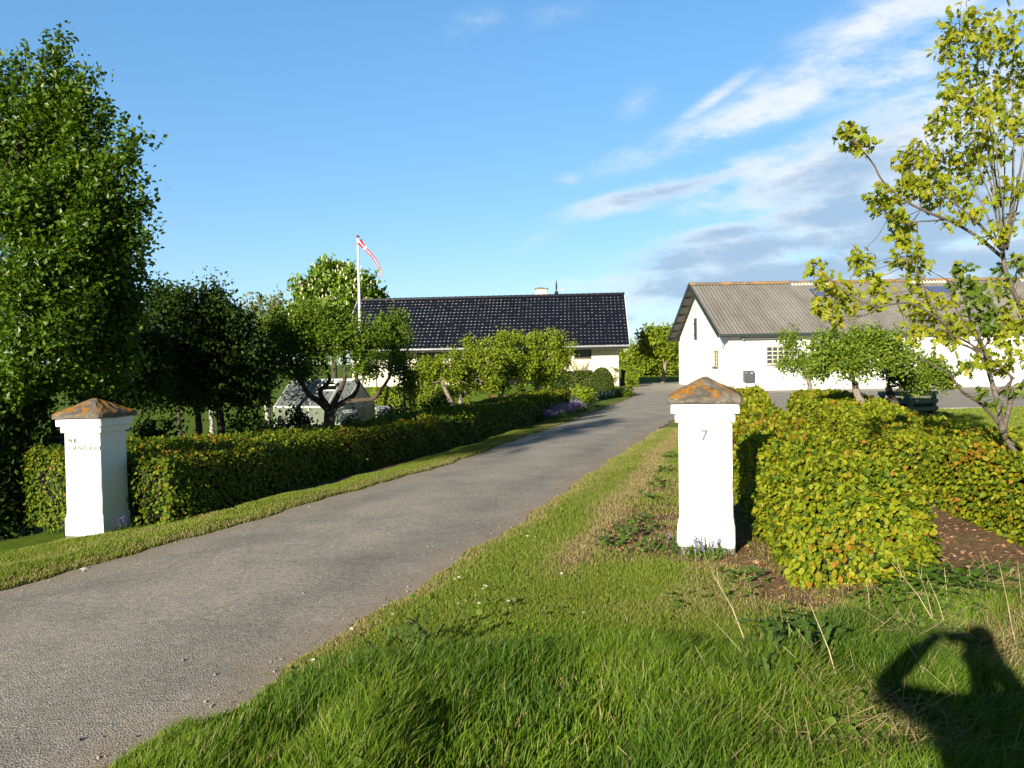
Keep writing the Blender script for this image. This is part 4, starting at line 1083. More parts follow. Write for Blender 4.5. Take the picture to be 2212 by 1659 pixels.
# the big tree on the left
bx = (-7.1, 10.6); b0 = (*bx, gz(*bx))
BT = [(20, 335, 10.4, 90, 75, 70), (105, 305, 10.4, 58, 58, 45), (180, 385, 10.2, 62, 62, 55), (40, 460, 9.8, 130, 90, 100), (195, 485, 9.9, 85, 75, 75), (80, 600, 9.7, 140, 90, 100), (225, 580, 10.1, 72, 60, 60),
      (245, 668, 10.3, 72, 55, 60), (110, 735, 9.8, 140, 80, 95), (225, 765, 10.2, 85, 50, 60), (-80, 400, 10.4, 90, 150, 80), (-90, 650, 10.4, 110, 140, 90), (10, 830, 10.1, 95, 55, 60), (190, 815, 10.9, 130, 48, 70), (40, 870, 11.2, 80, 48, 40), (110, 420, 11.4, 130, 120, 90), (130, 650, 11.4, 150, 120, 100)]
for (xa, ya, xb, yb, dY) in [(120, 265, 138, 100, .2), (60, 275, 46, 152, .3), (175, 305, 200, 165, 0), (212, 350, 236, 245, .1), (245, 390, 318, 302, -.1), (235, 470, 312, 392, 0), (255, 500, 338, 452, .1), (265, 550, 342, 520, -.1), (270, 620, 326, 585, .3),
                             (280, 680, 336, 640, .3), (10, 262, 2, 150, .4), (150, 265, 166, 190, .2), (90, 262, 98, 140, .2), (60, 480, 95, 400, -.6), (160, 560, 200, 480, -.5), (40, 640, 90, 560, -.7), (150, 700, 215, 640, -.5), (240, 740, 322, 700, .1), (250, 780, 318, 770, .2)]:
    for q in range(4): BT.append((xa + (xb - xa) * q / 3, ya + (yb - ya) * q / 3, 10.1 + dY, 34 - 7 * q, 36 - 7 * q, 9 - 2 * q))
BT = [((x - (x - 90) * .13 if x > 90 else x), *r) for x, *r in BT]
px_tree('broadleaf_tree', 'big dark green broadleaf tree towering behind the left pillar', 'tree', b0, [(-90, 800, 10.5), (-60, 600, 10.4), (0, 420, 10.3), (60, 290, 10.3), (95, 230, 10.3)], .19, .03,
        BT, leaf=L_PEAR, lsize=.076, per=42, clump_r=.17, seed=11, tmpl=T_KITE, spiky=1.7, nlimb=1, twig_r=.005)
tree('slim_tree', 'slim tall tree out of the picture whose shadow lies across the drive', 'tree', (-12.0, -6.0, gz(-12, -6)), ([(0, 0, -.1), (.05, 0, 3), (0, .05, 7.5)], .09, .03),
     [(0, 0, 7.4, .95, .95, .7, 46), (.1, 0, 8.3, .7, .7, .8, 34), (.25, 0, 9.0, .3, .3, .5, 12)], L_DARK, .15, 24, .22, seed=10)
tree('broadleaf_tree', 'second shading tree out of the picture, farther along the left boundary', 'tree', (-10.0, 10.6, gz(-10.0, 10.6)), ([(0, 0, -.1), (.1, 0, 2), (0, .1, 5)], .2, .06),
     [(0, 0, 4.9, 1.3, 1.3, 1.1, 80), (0, 0, 3.3, 1.6, 1.6, 1.3, 100)], L_DARK, .2, 20, .35, seed=13)
# dark garden trees
px_tree('garden_tree', 'dark leafy garden tree with feathery top just right of the big tree', 'tree', on_ground(425, 18.2), [(428, 900, 18.2), (400, 820, 18.2), (375, 740, 18.2)], .09, .03,
        [(368, 690, 18, 58, 52, 44), (345, 648, 18.2, 22, 24, 12), (395, 655, 18, 18, 22, 10), (300, 740, 18.4, 80, 70, 50), (400, 770, 17.8, 80, 55, 50), (290, 840, 18, 100, 42, 45), (400, 840, 18, 90, 36, 40)],
        leaf=L_DARK, lsize=.095, per=80, clump_r=.3, seed=14, droop=.3)
px_tree('garden_tree', 'dark drooping garden tree with a pointed top left of the apple tree', 'tree', on_ground(480, 17), [(476, 905, 17), (465, 830, 17), (455, 720, 17)], .1, .03,
        [(455, 690, 17, 62, 48, 44), (456, 648, 17, 20, 16, 9), (508, 712, 17, 42, 46, 28), (430, 765, 16.8, 80, 55, 50), (510, 790, 17, 62, 50, 40), (450, 840, 17, 90, 40, 46), (530, 845, 17.3, 52, 40, 30), (560, 790, 17.4, 42, 48, 34)],
        leaf=L_DARK, lsize=.1, per=80, clump_r=.3, seed=15, droop=.5)
px_tree('garden_tree', 'pale airy tree with thin reddish top between the dark tree and the chestnut', 'tree', on_ground(575, 27), [(578, 850, 27), (575, 760, 27), (565, 690, 27)], .11, .04,
        [(565, 700, 27, 42, 36, 26), (548, 660, 27, 24, 16, 10), (592, 656, 27.3, 30, 16, 12), (595, 740, 27, 50, 45, 34), (535, 755, 27, 34, 42, 22), (570, 810, 27, 62, 36, 30)],
        leaf=L_PALE, lsize=.13, per=20, clump_r=.35, seed=16, bark='bark_pale')
px_tree('garden_tree', 'dark low garden tree closing the gap behind the left pillar', 'tree', on_ground(255, 15.5), [(255, 900, 15.5), (262, 830, 15.5), (268, 770, 15.5)], .08, .03,
        [(270, 735, 15.5, 50, 45, 40), (240, 790, 15.5, 60, 45, 40), (300, 810, 15.4, 60, 42, 40), (200, 840, 15.5, 60, 36, 34), (330, 760, 15.8, 40, 40, 30)],
        leaf=L_DARK, lsize=.09, per=60, clump_r=.27, seed=44, droop=.3)
px_tree('willow', 'small grey green willowy tree in the shade above the left pillar', 'tree', on_ground(385, 32), [(385, 880, 32), (380, 820, 32)], .08, .03,
        [(390, 800, 32, 60, 42, 40), (345, 830, 32, 45, 35, 24), (430, 830, 32, 42, 32, 20)], leaf=L_OLIVE, lsize=.12, per=34, clump_r=.34, seed=17)
px_tree('birch', 'slim birch with whitish trunk in the sunlit gap beside the greenhouse', 'tree', on_ground(576, 24.5), [(578, 905, 24.5), (574, 860, 24.5), (579, 800, 24.5)], .075, .03,
        [(577, 800, 24.5, 42, 34, 24), (560, 835, 24.5, 34, 22, 14)], leaf=L_DARK, lsize=.1, per=20, clump_r=.28, seed=18, bark='bark_light')
px_tree('birch', 'slim birch with whitish trunk standing right of the left pillar cap', 'tree', on_ground(455, 21), [(457, 905, 21), (455, 865, 21), (452, 820, 21)], .075, .03,
        [(450, 810, 21, 45, 30, 24), (480, 840, 21, 40, 22, 16)], leaf=L_DARK, lsize=.1, per=20, clump_r=.28, seed=19, bark='bark_light')
# the old apple tree, in silhouette
px_tree('apple_tree', 'old dark apple tree with low forking trunk in front of the greenhouse', 'tree', on_ground(711, 19), [(711, 925, 19), (712, 886, 19)], .15, .12,
        [(640, 735, 19, 66, 50, 44), (598, 712, 19.2, 40, 44, 26), (672, 690, 18.8, 50, 42, 32), (700, 750, 18.6, 66, 45, 42), (738, 700, 19.2, 44, 44, 28), (775, 735, 19, 52, 46, 36), (792, 792, 18.8, 42, 26, 20),
         (845, 735, 19, 50, 42, 34), (850, 700, 19.2, 26, 20, 12), (866, 788, 19, 36, 34, 22), (585, 780, 19, 50, 40, 30), (660, 795, 19.2, 52, 32, 26), (560, 820, 19.3, 32, 28, 14), (882, 830, 19, 24, 26, 10)],
        limbs=[([(711, 888, 19), (690, 868, 19), (671, 856, 18.9), (660, 842, 18.8), (651, 824, 18.8), (630, 780, 18.8), (612, 735, 19)], .085, .03),
               ([(708, 878, 19), (694, 856, 19.1), (693, 842, 19.2), (706, 831, 19.2), (711, 812, 19.2), (690, 750, 19.2), (680, 700, 19)], .07, .025),
               ([(714, 884, 19), (729, 856, 18.9), (738, 836, 18.8), (745, 813, 18.8), (742, 760, 18.9), (740, 710, 19)], .075, .025),
               ([(722, 880, 19), (745, 868, 19.1), (764, 853, 19.3), (774, 832, 19.3), (770, 812, 19.3), (785, 760, 19.2), (790, 720, 19.2)], .075, .025),
               ([(745, 868, 19.1), (783, 864, 18.9), (808, 861, 18.7), (821, 844, 18.7), (834, 827, 18.7), (846, 800, 18.8), (850, 750, 19)], .06, .022)],
        leaf=L_OLDAPPLE, lsize=.078, per=66, clump_r=.23, seed=20, nlimb=1)
# horse chestnut in flower
M['blossom'] = mat_noise('cream_blossom', (.50, .46, .30), (.68, .64, .46), 5, .7, 0)
def candles(root, C, O, G, rg):
    top = C[(O[:, 2] > -.15) & (O[:, 1] < .5)]; k = min(560, len(top) * 4)
    sel = top[rg.integers(0, len(top), k)] + G[rg.integers(0, 1, k)] * 0 + rg.normal(size=(k, 3)) * .34
    m = MB()
    for p in sel: m.lathe([(.02, 0), (.065, .04), (.05, .14), (.012, .25)], p + np.array((0, -.18, .12)), 5)
    tag(m.build('blossom', M['blossom'], root), kind='stuff')
px_tree('chestnut_tree', 'round horse chestnut full of cream flower candles behind the flagpole', 'tree', on_ground(722, 60), [(722, 800, 60), (722, 700, 60)], .28, .12,
        [(722, 612, 60, 52, 42, 60), (672, 640, 59, 42, 38, 44), (775, 632, 59.5, 48, 36, 46), (730, 670, 58.5, 90, 42, 80), (640, 690, 60, 36, 36, 30), (812, 652, 60.5, 24, 22, 16), (700, 585, 60, 26, 18, 14), (745, 588, 60, 24, 20, 14), (690, 730, 59.5, 80, 40, 40)],
        leaf=L_CHEST, lsize=.36, per=44, clump_r=.6, seed=21, extra=candles)
# apple trees in fresh leaf before the house
GA = 'fresh green apple trees in front of the farmhouse'
def lime(label, bpx, Y, trunk, blobs, seed, limbs=(), leaf=None, lsize=.125):
    return px_tree('apple_tree', label, 'tree', on_ground(bpx, Y), trunk, .11, .05, blobs, limbs, leaf=leaf or L_LIME, lsize=lsize * .74, per=72, clump_r=.25, seed=seed, bark='bark_pale', group=GA, nlimb=1)
lime('leftmost of the fresh apple trees, leaning trunk beside a shaded bush', 985, 26.5, [(981, 885, 26.5), (966, 850, 26.5), (954, 823, 26.5)],
     [(940, 795, 26.5, 40, 26, 24), (912, 806, 26.6, 24, 24, 14), (975, 806, 26.4, 28, 24, 16), (925, 822, 26.5, 24, 14, 7)], 31)
lime('fresh apple tree with upright grey trunk, second from the left before the house', 994, 27.6, [(994, 885, 27.6), (998, 856, 27.6), (1020, 838, 27.6)],
     [(1030, 758, 27.6, 32, 30, 24), (1000, 790, 27.4, 36, 32, 26), (1052, 792, 27.2, 40, 36, 32), (1012, 820, 27.4, 38, 26, 20), (1055, 828, 27.4, 36, 22, 16)], 32)
lime('fresh apple tree with a short pale trunk in the middle of the group', 1075, 28.5, [(1077, 868, 28.5), (1086, 842, 28.5), (1092, 810, 28.5)],
     [(1080, 745, 28.8, 28, 28, 20), (1085, 790, 28.3, 40, 36, 32), (1125, 800, 28.5, 34, 36, 26), (1070, 830, 28.4, 36, 24, 18)], 33)
lime('fresh apple tree with twin trunks nearest the house window, rightmost of the group', 1140, 30, [(1136, 855, 30), (1128, 836, 30), (1130, 800, 30)],
     [(1108, 742, 30.3, 32, 26, 22), (1150, 745, 30, 38, 30, 28), (1196, 748, 30, 36, 32, 28), (1150, 790, 29.7, 46, 32, 32), (1200, 785, 30, 36, 32, 28), (1175, 815, 30, 40, 22, 20), (1224, 770, 30.2, 14, 22, 8)], 34,
     limbs=[([(1140, 858, 30), (1160, 838, 30), (1170, 800, 30), (1195, 760, 30)], .09, .03)])
# behind the yard
px_tree('field_tree', 'spring green tree with a bare leaning trunk between farmhouse and barn', 'tree', on_ground(1431, 52.6), [(1431, 830, 52.6), (1436, 795, 52.6), (1436, 760, 52.6)], .17, .09,
        [(1432, 745, 52.6, 40, 28, 44), (1404, 748, 52.5, 26, 30, 26), (1462, 760, 52.6, 24, 28, 20), (1393, 722, 52.5, 12, 14, 8), (1440, 722, 52.6, 24, 12, 12)], leaf=L_LIME, lsize=.26, per=40, clump_r=.45, seed=36, bark='bark_pale')
px_tree('field_tree', 'dense low spring green tree behind the black shelter', 'tree', on_ground(1400, 74), [(1400, 800, 74), (1400, 770, 74)], .15, .07,
        [(1395, 770, 74, 40, 32, 60), (1380, 795, 73, 40, 26, 50), (1418, 798, 74, 40, 26, 50), (1452, 790, 75, 36, 34, 46), (1360, 775, 76, 30, 42, 36)], leaf=L_LIME, lsize=.28, per=42, clump_r=.45, seed=37)
# apple trees beyond the right hedges
px_tree('apple_tree', 'apple tree with leaning reddish trunk rising behind the right hedge', 'tree', on_ground(1890, 15.8), [(1886, 905, 15.8), (1868, 880, 15.8), (1852, 852, 15.9), (1846, 825, 16)], .105, .06,
        [(1795, 752, 16, 48, 36, 34), (1850, 740, 16.2, 50, 28, 32), (1905, 742, 16, 42, 28, 28), (1768, 792, 15.9, 44, 26, 26), (1850, 788, 15.6, 60, 32, 42), (1930, 775, 16, 32, 34, 22)],
        leaf=L_APPLE, lsize=.072, per=64, clump_r=.18, seed=38, bark='bark_pale')
px_tree('apple_tree', 'dark stemmed apple tree hanging over the slatted box', 'tree', on_ground(1944, 17.4), [(1942, 892, 17.4), (1928, 862, 17.4), (1918, 835, 17.4)], .12, .06,
        [(1945, 800, 17.4, 50, 38, 36), (2008, 796, 17.4, 42, 36, 32), (1985, 826, 17.3, 48, 22, 26), (2035, 818, 17.5, 24, 26, 16)],
        leaf=L_APPLE, lsize=.072, per=64, clump_r=.18, seed=39)
px_tree('apple_tree', 'slim apple tree covering the left barn window', 'tree', on_ground(1750, 24), [(1750, 850, 24), (1748, 825, 24), (1735, 800, 24)], .1, .05,
        [(1708, 738, 24, 28, 28, 18), (1722, 785, 24, 36, 28, 28), (1696, 790, 24, 18, 18, 10), (1760, 800, 24, 34, 22, 18)], leaf=L_APPLE, lsize=.085, per=46, clump_r=.22, seed=40, bark='bark_pale')

# ------------------------------------------------------------------ the slender oak on the right
def young_oak():
    b = np.array((4.55, 7.35, gz(4.55, 7.35)))
    root = thing('young_oak', 'slender young oak with yellow green lobed leaves at the right edge', 'tree', tuple(b))
    rg = np.random.default_rng(52); mb = MB()
    Yd = 7.3; stems = []
    def st(pts, r0, r1, n=7):
        p = smooth_path([at(x, y, Yd + dy) - b for x, y, dy in pts], 5)
        mb.tube(p, list(np.linspace(r0, r1, len(p))), n); stems.extend((q, r) for q, r in zip(p, np.linspace(r0, r1, len(p))))
    trunk0 = smooth_path([np.array((0, 0, -.1)), at(2200, 1000, Yd) - b, at(2176, 949, Yd) - b, at(2162, 917, Yd) - b], 5)
    mb.tube(trunk0, list(np.linspace(.033, .030, len(trunk0))), 9)
    st([(2162, 920, 0), (2156, 871, 0), (2139, 813, .05), (2124, 755, .1), (2104, 716, .1), (2090, 663, .15), (2075, 617, .2)], .026, .011)
    st([(2160, 917, 0), (2121, 874, -.1), (2081, 848, -.2), (2049, 807, -.3), (2011, 787, -.35), (1983, 773, -.4)], .016, .006)
    st([(2168, 925, 0), (2180, 880, .1), (2186, 850, .15), (2210, 830, .2), (2240, 760, .25), (2215, 690, .2), (2196, 645, .15), (2182, 610, .1), (2170, 575, .1), (2166, 540, .1)], .024, .018)
    st([(2150, 850, .1), (2185, 822, 0), (2165, 795, -.05), (2130, 770, -.1), (2095, 742, -.15), (2060, 725, -.2), (2030, 710, -.25)], .014, .007)
    st([(2139, 813, .05), (2110, 760, -.1), (2060, 735, -.2), (2040, 700, -.3), (1969, 656, -.4), (1898, 664, -.5), (1871, 680, -.5), (1831, 684, -.55)], .013, .005)
    st([(2040, 700, -.3), (2005, 640, -.3), (1985, 590, -.3), (1970, 560, -.3)], .009, .004)
    st([(1898, 664, -.5), (1840, 640, -.5), (1790, 600, -.5), (1755, 570, -.5)], .007, .003)
    st([(2170, 560, .1), (2111, 511, .05), (2058, 480, 0), (2004, 458, -.1), (1951, 431, -.15), (1907, 391, -.2), (1884, 351, -.25), (1840, 300, -.3), (1815, 280, -.3)], .016, .004)
    st([(2040, 475, 0), (1990, 478, -.1), (1940, 478, -.1), (1900, 445, -.1)], .008, .003)
    for i, (x, y, dy) in enumerate([(2080, 330, .2), (2105, 300, 0), (2130, 260, .3), (2150, 290, -.2), (2172, 240, .1), (2192, 270, .3), (2210, 300, -.1), (2230, 250, .2), (2095, 200, .1), (2120, 60, .15), (2075, 30, .1), (2190, 120, 0), (2060, 420, -.1), (2015, 380, -.1), (2240, 100, .2)]):
        sx = 2166 + (i % 4 - 1) * 5
        st([(sx, 540, .1), ((sx * .6 + x * .4) + 4 * (i % 3), 540 - (540 - y) * .4, dy * .4), (x * .85 + sx * .15, 540 - (540 - y) * .75, dy * .8), (x, y, dy)], .008, .003, 5)
    for (x, y, x2, y2, dy) in [(2030, 470, 2010, 400, 0), (1990, 452, 1965, 380, 0), (1965, 438, 1990, 360, -.1), (2075, 490, 2060, 430, 0), (2130, 770, 2100, 700, -.2), (2095, 742, 2060, 660, -.2), (2124, 755, 2150, 680, 0), (2139, 813, 2190, 760, -.2), (2196, 645, 2230, 600, 0), (2160, 880, 2190, 800, -.3)]:
        st([(x, y, dy), ((x + x2) / 2 + 6, (y + y2) / 2, dy), (x2, y2, dy * 1.3)], .007, .003, 4)
    # sprays of leaves: (x, y, radius, count, dark share)
    SP = [(2075, 40, 34, 40, 0), (2100, 90, 44, 60, 0), (2150, 60, 36, 40, .1), (2045, 100, 24, 24, 0), (2060, 165, 28, 30, 0), (2160, 130, 48, 60, .15), (2200, 80, 30, 32, .1), (2110, 200, 46, 60, .1), (2060, 220, 28, 34, .2), (2170, 220, 46, 56, .15),
          (2090, 280, 52, 72, .15), (2035, 260, 24, 30, .2), (2150, 300, 44, 54, .15), (2205, 170, 28, 30, .1), (2205, 270, 30, 34, .15), (2120, 350, 42, 48, .1), (2050, 350, 36, 44, .05), (2010, 340, 22, 22, 0), (1980, 330, 26, 28, 0), (1955, 350, 22, 24, 0),
          (2000, 390, 30, 36, .05), (1975, 400, 24, 26, .1), (2030, 410, 34, 40, .05), (2075, 410, 32, 36, .05), (1955, 385, 16, 14, 0), (2060, 470, 20, 18, .1), (2110, 460, 20, 16, .1),
          (1840, 290, 26, 36, 0), (1870, 310, 18, 20, .1), (1822, 275, 13, 13, .1), (1905, 400, 10, 8, .2), (1930, 425, 20, 22, .1), (1905, 440, 22, 26, .3), (1940, 455, 22, 26, .2), (1880, 425, 10, 9, .3), (1945, 500, 22, 30, 0), (1965, 530, 26, 32, 0), (1945, 560, 18, 18, 0), (1960, 480, 18, 18, 0),
          (1762, 575, 18, 18, 0), (1785, 605, 22, 24, 0), (1820, 630, 26, 30, 0), (1790, 650, 22, 22, .1), (1845, 655, 18, 16, 0), (1810, 680, 20, 22, .1), (1770, 665, 14, 12, .1), (1860, 560, 22, 24, .1), (1875, 590, 20, 20, 0), (1900, 625, 24, 24, .05), (1850, 550, 12, 10, 0), (1890, 655, 12, 10, 0),
          (1990, 570, 24, 24, .05), (1975, 600, 20, 20, 0), (1985, 650, 30, 34, .05), (2000, 690, 28, 30, 0), (1975, 720, 22, 20, 0), (2035, 660, 28, 28, .1), (2050, 700, 26, 28, 0), (2075, 715, 22, 22, .1), (2040, 740, 22, 20, .15),
          (2150, 500, 26, 22, .1), (2190, 480, 24, 20, .1), (2200, 400, 28, 28, .1), (2160, 420, 22, 18, .2),
          (2085, 610, 22, 24, .8), (2110, 650, 24, 28, .9), (2130, 690, 22, 26, .95), (2080, 580, 18, 18, .7), (2150, 620, 26, 28, .6), (2185, 585, 24, 26, .6), (2205, 560, 18, 18, .5),
          (2170, 690, 26, 28, 0), (2200, 670, 26, 28, 0), (2190, 720, 26, 26, 0), (2150, 730, 24, 22, .1), (2140, 770, 20, 16, 0), (2165, 790, 20, 18, .1), (2195, 770, 20, 18, .1), (2110, 780, 18, 14, .3), (2085, 790, 16, 12, .5), (2060, 820, 14, 10, .7), (2120, 845, 12, 9, .6), (2195, 840, 20, 16, .5), (2200, 935, 18, 14, .4), (2150, 870, 12, 8, .5)]
    sp = np.array([q for q, r in stems]); P = []; D = []; MI = []
    for (x, y, r, n, dk) in SP:
        c = at(x, y, Yd + rg.normal() * .18) - b; rm = 1.18 * r * Yd / FPX
        for t in range(max(1, n // 9)):                      # bare twiglets reach into each spray
            e = c + rball(rg, 1)[0] * rm * .8; j = int(np.argmin(np.linalg.norm(sp - e, axis=1)))
            if np.linalg.norm(sp[j] - e) > .42: continue
            mb.tube([sp[j], (sp[j] + e) / 2 + rg.normal(size=3) * .02, e], [.004, .003, .0018], 4, False)
        k = int(n * 2.0); q = c + rball(rg, k) * np.array((rm, rm * 1.5, rm))
        P.append(q); D.append(unit(rg.normal(size=(k, 3))) * .75 + np.array((-.25, 0, -.55))); MI.append((rg.random(k) < dk).astype(int))
    mb.build('trunk', M['bark_mid'], root, True)
    P = np.concatenate(P); D = np.concatenate(D); MI = np.concatenate(MI)
    nr = rg.normal(size=P.shape) * .6 + np.array((-.3, -.55, .45))
    leaves('crown', P, D, nr, rg.uniform(.05, .098, len(P)), T_OAK, [L_OAK, L_OAKG], root, MI, width=.85)
    return root
young_oak()

# ------------------------------------------------------------------ shrubs
def shrub(name, label, px, Y, blobs, leaf, lsize, seed, per=22, cr=.2, cat='shrub', group=None, bark='bark'):
    base = on_ground(px, Y)
    return px_tree(name, label, cat, base, [(px, blobs[0][1] + blobs[0][4] * .3, Y)], .025, .012, blobs, leaf=leaf, lsize=lsize, per=per, clump_r=cr, seed=seed, group=group, nlimb=1, twig_r=.005, bark=bark)
shrub('evergreen_shrub', 'black green shrub filling the lower left corner beside the hedge end', -10, 10.8, [(0, 930, 10.6, 85, 130, 150), (-10, 1075, 10.6, 80, 110, 130), (-110, 1000, 10.9, 100, 160, 110)], L_DARK, .1, 61, 40, .2)
SH = [(545, 17, [(545, 922, 17, 62, 24, 34)], 'low dark bush behind the hedge left of the greenhouse'), (640, 20, [(640, 905, 20, 40, 34, 28), (610, 925, 20, 40, 18, 16)], 'dark bush in front of the greenhouse side wall'),
      (860, 21, [(850, 902, 21, 52, 16, 24), (890, 895, 21, 30, 22, 16)], 'dark bush behind the hedge right of the greenhouse'), (885, 23, [(885, 850, 23, 14, 34, 12), (885, 885, 23, 22, 18, 8)], 'thin upright dark sapling before the sunlit bank'),
      (760, 20, [(752, 915, 20, 30, 14, 12)], 'small dark bush under the white rain barrel'), (330, 13.5, [(340, 935, 13.5, 60, 26, 26)], 'dark ground bush beside the left pillar'), (930, 23, [(945, 878, 23, 26, 16, 12), (920, 885, 23, 24, 14, 10)], 'small dark bush left of the leaning apple trunk')]
for i, (px, Y, bl, lb) in enumerate(SH): shrub('garden_shrub', lb, px, Y, bl, L_DARK, .09, 62 + i, 24, .16, group='dark bushes behind the left hedge')
shrub('garden_shrub', 'sunlit yellow green bush at the far end of the left hedge', 1262, 26, [(1262, 852, 26, 20, 14, 14), (1272, 866, 25.5, 10, 12, 8), (1250, 845, 26.5, 14, 10, 8)], L_LIME, .1, 71, 24, .14)
shrub('garden_shrub', 'low rounded bush at the corner where the drive meets the yard', 1352, 35, [(1352, 849, 35, 20, 9, 16), (1340, 851, 35, 16, 7, 10)], L_APPLE, .1, 72, 24, .14)
shrub('garden_shrub', 'thin sapling against the right end of the farmhouse wall', 1330, 44, [(1330, 800, 44, 7, 12, 8), (1330, 818, 44, 6, 10, 6)], L_PALE, .1, 73, 12, .14)
# clipped evergreen dome: dense small leaves over a solid heart
def dome(label, px, py, Y, rx, rz, seed):
    c = at(px, py, Y); g0 = gz(c[0], Y); rm = rx * Y / FPX; hm = c[2] + rz * Y / FPX - g0
    root = thing('clipped_evergreen', label, 'shrub', (c[0], Y, g0)); rg = np.random.default_rng(seed)
    n = 5200; v = unit(rg.normal(size=(n, 3))); v[:, 2] = np.abs(v[:, 2])
    prof = lambda z: np.sqrt(np.clip(1 - np.clip((z - .25) / .75, 0, 1) ** 2, 0, 1)) * np.interp(z, [0, .25], [.86, 1])
    z = rg.random(n); a = rg.uniform(0, 2 * math.pi, n); r = prof(z) * rm * rg.uniform(.9, 1.04, n)
    P = np.stack([r * np.cos(a), r * np.sin(a), z * hm], -1); Nn = unit(np.stack([np.cos(a) * (1.05 - z), np.sin(a) * (1.05 - z), z * .8], -1))
    leaves('foliage', P, unit(rg.normal(size=(n, 3))) + Nn * .6 + np.array((0, 0, .3)), Nn + rg.normal(size=(n, 3)) * .6, rg.uniform(.05, .1, n), T_KITE, [L_YEW], root)
    MB().lathe([(float(prof(z_)) * rm * .88, z_ * hm * .95) for z_ in (0, .1, .25, .5, .7, .85, .95)], n=16).build('branch_core', M['twig'], root, True)
dome('round topped dark evergreen bush in front of the farmhouse corner', 1300, 822, 41, 25, 26, 81)
# pale leafless shrub by the house wall
wb_ = on_ground(1252, 45.5); ws = thing('bare_shrub', 'pale leafless twiggy shrub against the farmhouse wall', 'shrub', wb_)
mb = MB(); rr = random.Random(4)
for i in range(90):
    a = rr.uniform(-.55, .55); h = rr.uniform(.8, 1.35)
    mb.tube([(rr.uniform(-.15, .15), rr.uniform(-.15, .15), 0), (a * .5 * h, rr.uniform(-.2, .2), h * .6), (a * h * .95, rr.uniform(-.3, .3), h)], [.018, .013, .008], 4, False)
mb.build('twigs', mat_noise('straw_twigs', (.40, .34, .22), (.60, .54, .38), 9, .8, 0), ws)
hedge('evergreen_hedge', 'low dark hedge in front of the farmhouse wall', [tuple(at(1165, 830, 41)[:2]), tuple(at(1225, 830, 41.5)[:2]), tuple(at(1280, 830, 41.5)[:2])], .5, .1, .95, [L_YEW, L_YEW, L_DARK], .1,
      lambda d: np.full_like(d, 420.), lambda d: np.full_like(d, .13), 110, red_top=0, tmpl=T_KITE)
hedge('clipped_hedge', 'small square clipped yellow green hedge block beside the black shelter', [tuple(at(1354, 830, 46.5)[:2]), tuple(at(1376, 830, 46.5)[:2])], .32, .05, .78, [L_LIME, L_LIME, L_APPLE], .1,
      lambda d: np.full_like(d, 700.), lambda d: np.full_like(d, .1), 111, red_top=0, r=.05, tmpl=T_KITE)
hedge('clipped_hedge', 'sunlit clipped green hedge on the lawn bank beyond the greenhouse', [tuple(at(805, 850, 37)[:2]), tuple(at(900, 850, 37.3)[:2]), tuple(at(1010, 850, 37.5)[:2])], .55, [-.75, -.6, -.4], [.42, .42, .42], [L_LIME, L_LIME, L_APPLE], .1,
      lambda d: np.full_like(d, 520.), lambda d: np.full_like(d, .12), 112, red_top=0, tmpl=T_KITE)
# ------------------------------------------------------------------ things in the garden and on the verges
M['barrel'] = mat_noise('off_white_plastic', (.62, .61, .55), (.72, .71, .65), 6, .45, .05, .003)
M['red_plastic'] = mat_noise('dull_red_plastic', (.28, .05, .04), (.38, .08, .06), 9, .5, 0)
def barrel(label, px, py, Y, r, lid):
    c = at(px, py, Y); g = gz(c[0], Y); h = c[2] - g
    root = thing('rain_barrel', label, 'rain barrel', (c[0], Y, g))
    MB().lathe([(r * .80, 0), (r * .86, .02), (r * .95, h * .4), (r * .98, h - .14), (r * 1.0, h - .1)], n=20).build('barrel', M['barrel'], root, True)
    MB().lathe([(r * 1.0, h - .115), (r * 1.12, h - .10), (r * 1.13, h - .05), (r * 1.02, h - .02), (r * .5, h), (.01, h + .005)], n=20).build('lid', M[lid], root, True)
    MB().tube([(r * .9, -.12, h - .2), (r * 1.25, -.2, h - .16), (r * 1.27, -.2, h - .02)], .018, 6).build('hose', M['red_plastic'], root)
barrel('white plastic rain barrel before the greenhouse, right of the apple trunk', 752, 885, 25.5, .27, 'barrel')
barrel('grey white rain barrel with pale lid right of the greenhouse', 830, 877, 26.5, .27, 'light_grey')
# slatted box
M['grey_green'] = mat_noise('grey_green_stain', (.13, .165, .12), (.20, .235, .175), 7, .75, .3, .004)
cbp = gt(1976, 908)
cr = thing('slatted_box', 'grey green slatted wooden compost box on the far lawn', 'compost box', (cbp[0], cbp[1] + .35, gz(cbp[0], cbp[1] + .35)), R(24))
a = .4
for x in (-a, a):
    for y in (-a, a): MB().box((x, y, .32), (.09, .09, .70)).build('corner_post', M['grey_green'], cr)
for z in (.10, .28, .46, .64):
    for s in (-1, 1):
        MB().box((0, s * (a + .06), z), (2 * a + .14, .025, .095)).build('slat', M['grey_green'], cr)
        MB().box((s * (a + .06), 0, z), (.025, 2 * a + .09, .095)).build('slat', M['grey_green'], cr)
# heap in the box
hp_ = MB().loft([[(x * .36 * q, y * .36 * q, z) for x, y in ((-1, -1), (0, -1.03), (1, -1), (1.03, 0), (1, 1), (0, 1.02), (-1, 1), (-1.02, 0))] for q, z in ((1, .02), (1, .42), (.6, .5), (.2, .53))])
hp = hp_.build('compost_heap', M['bark']); hp.location = cr.location; hp.rotation_euler = cr.rotation_euler; tag(hp, 'dark heap of garden waste lying in the slatted box', 'compost')
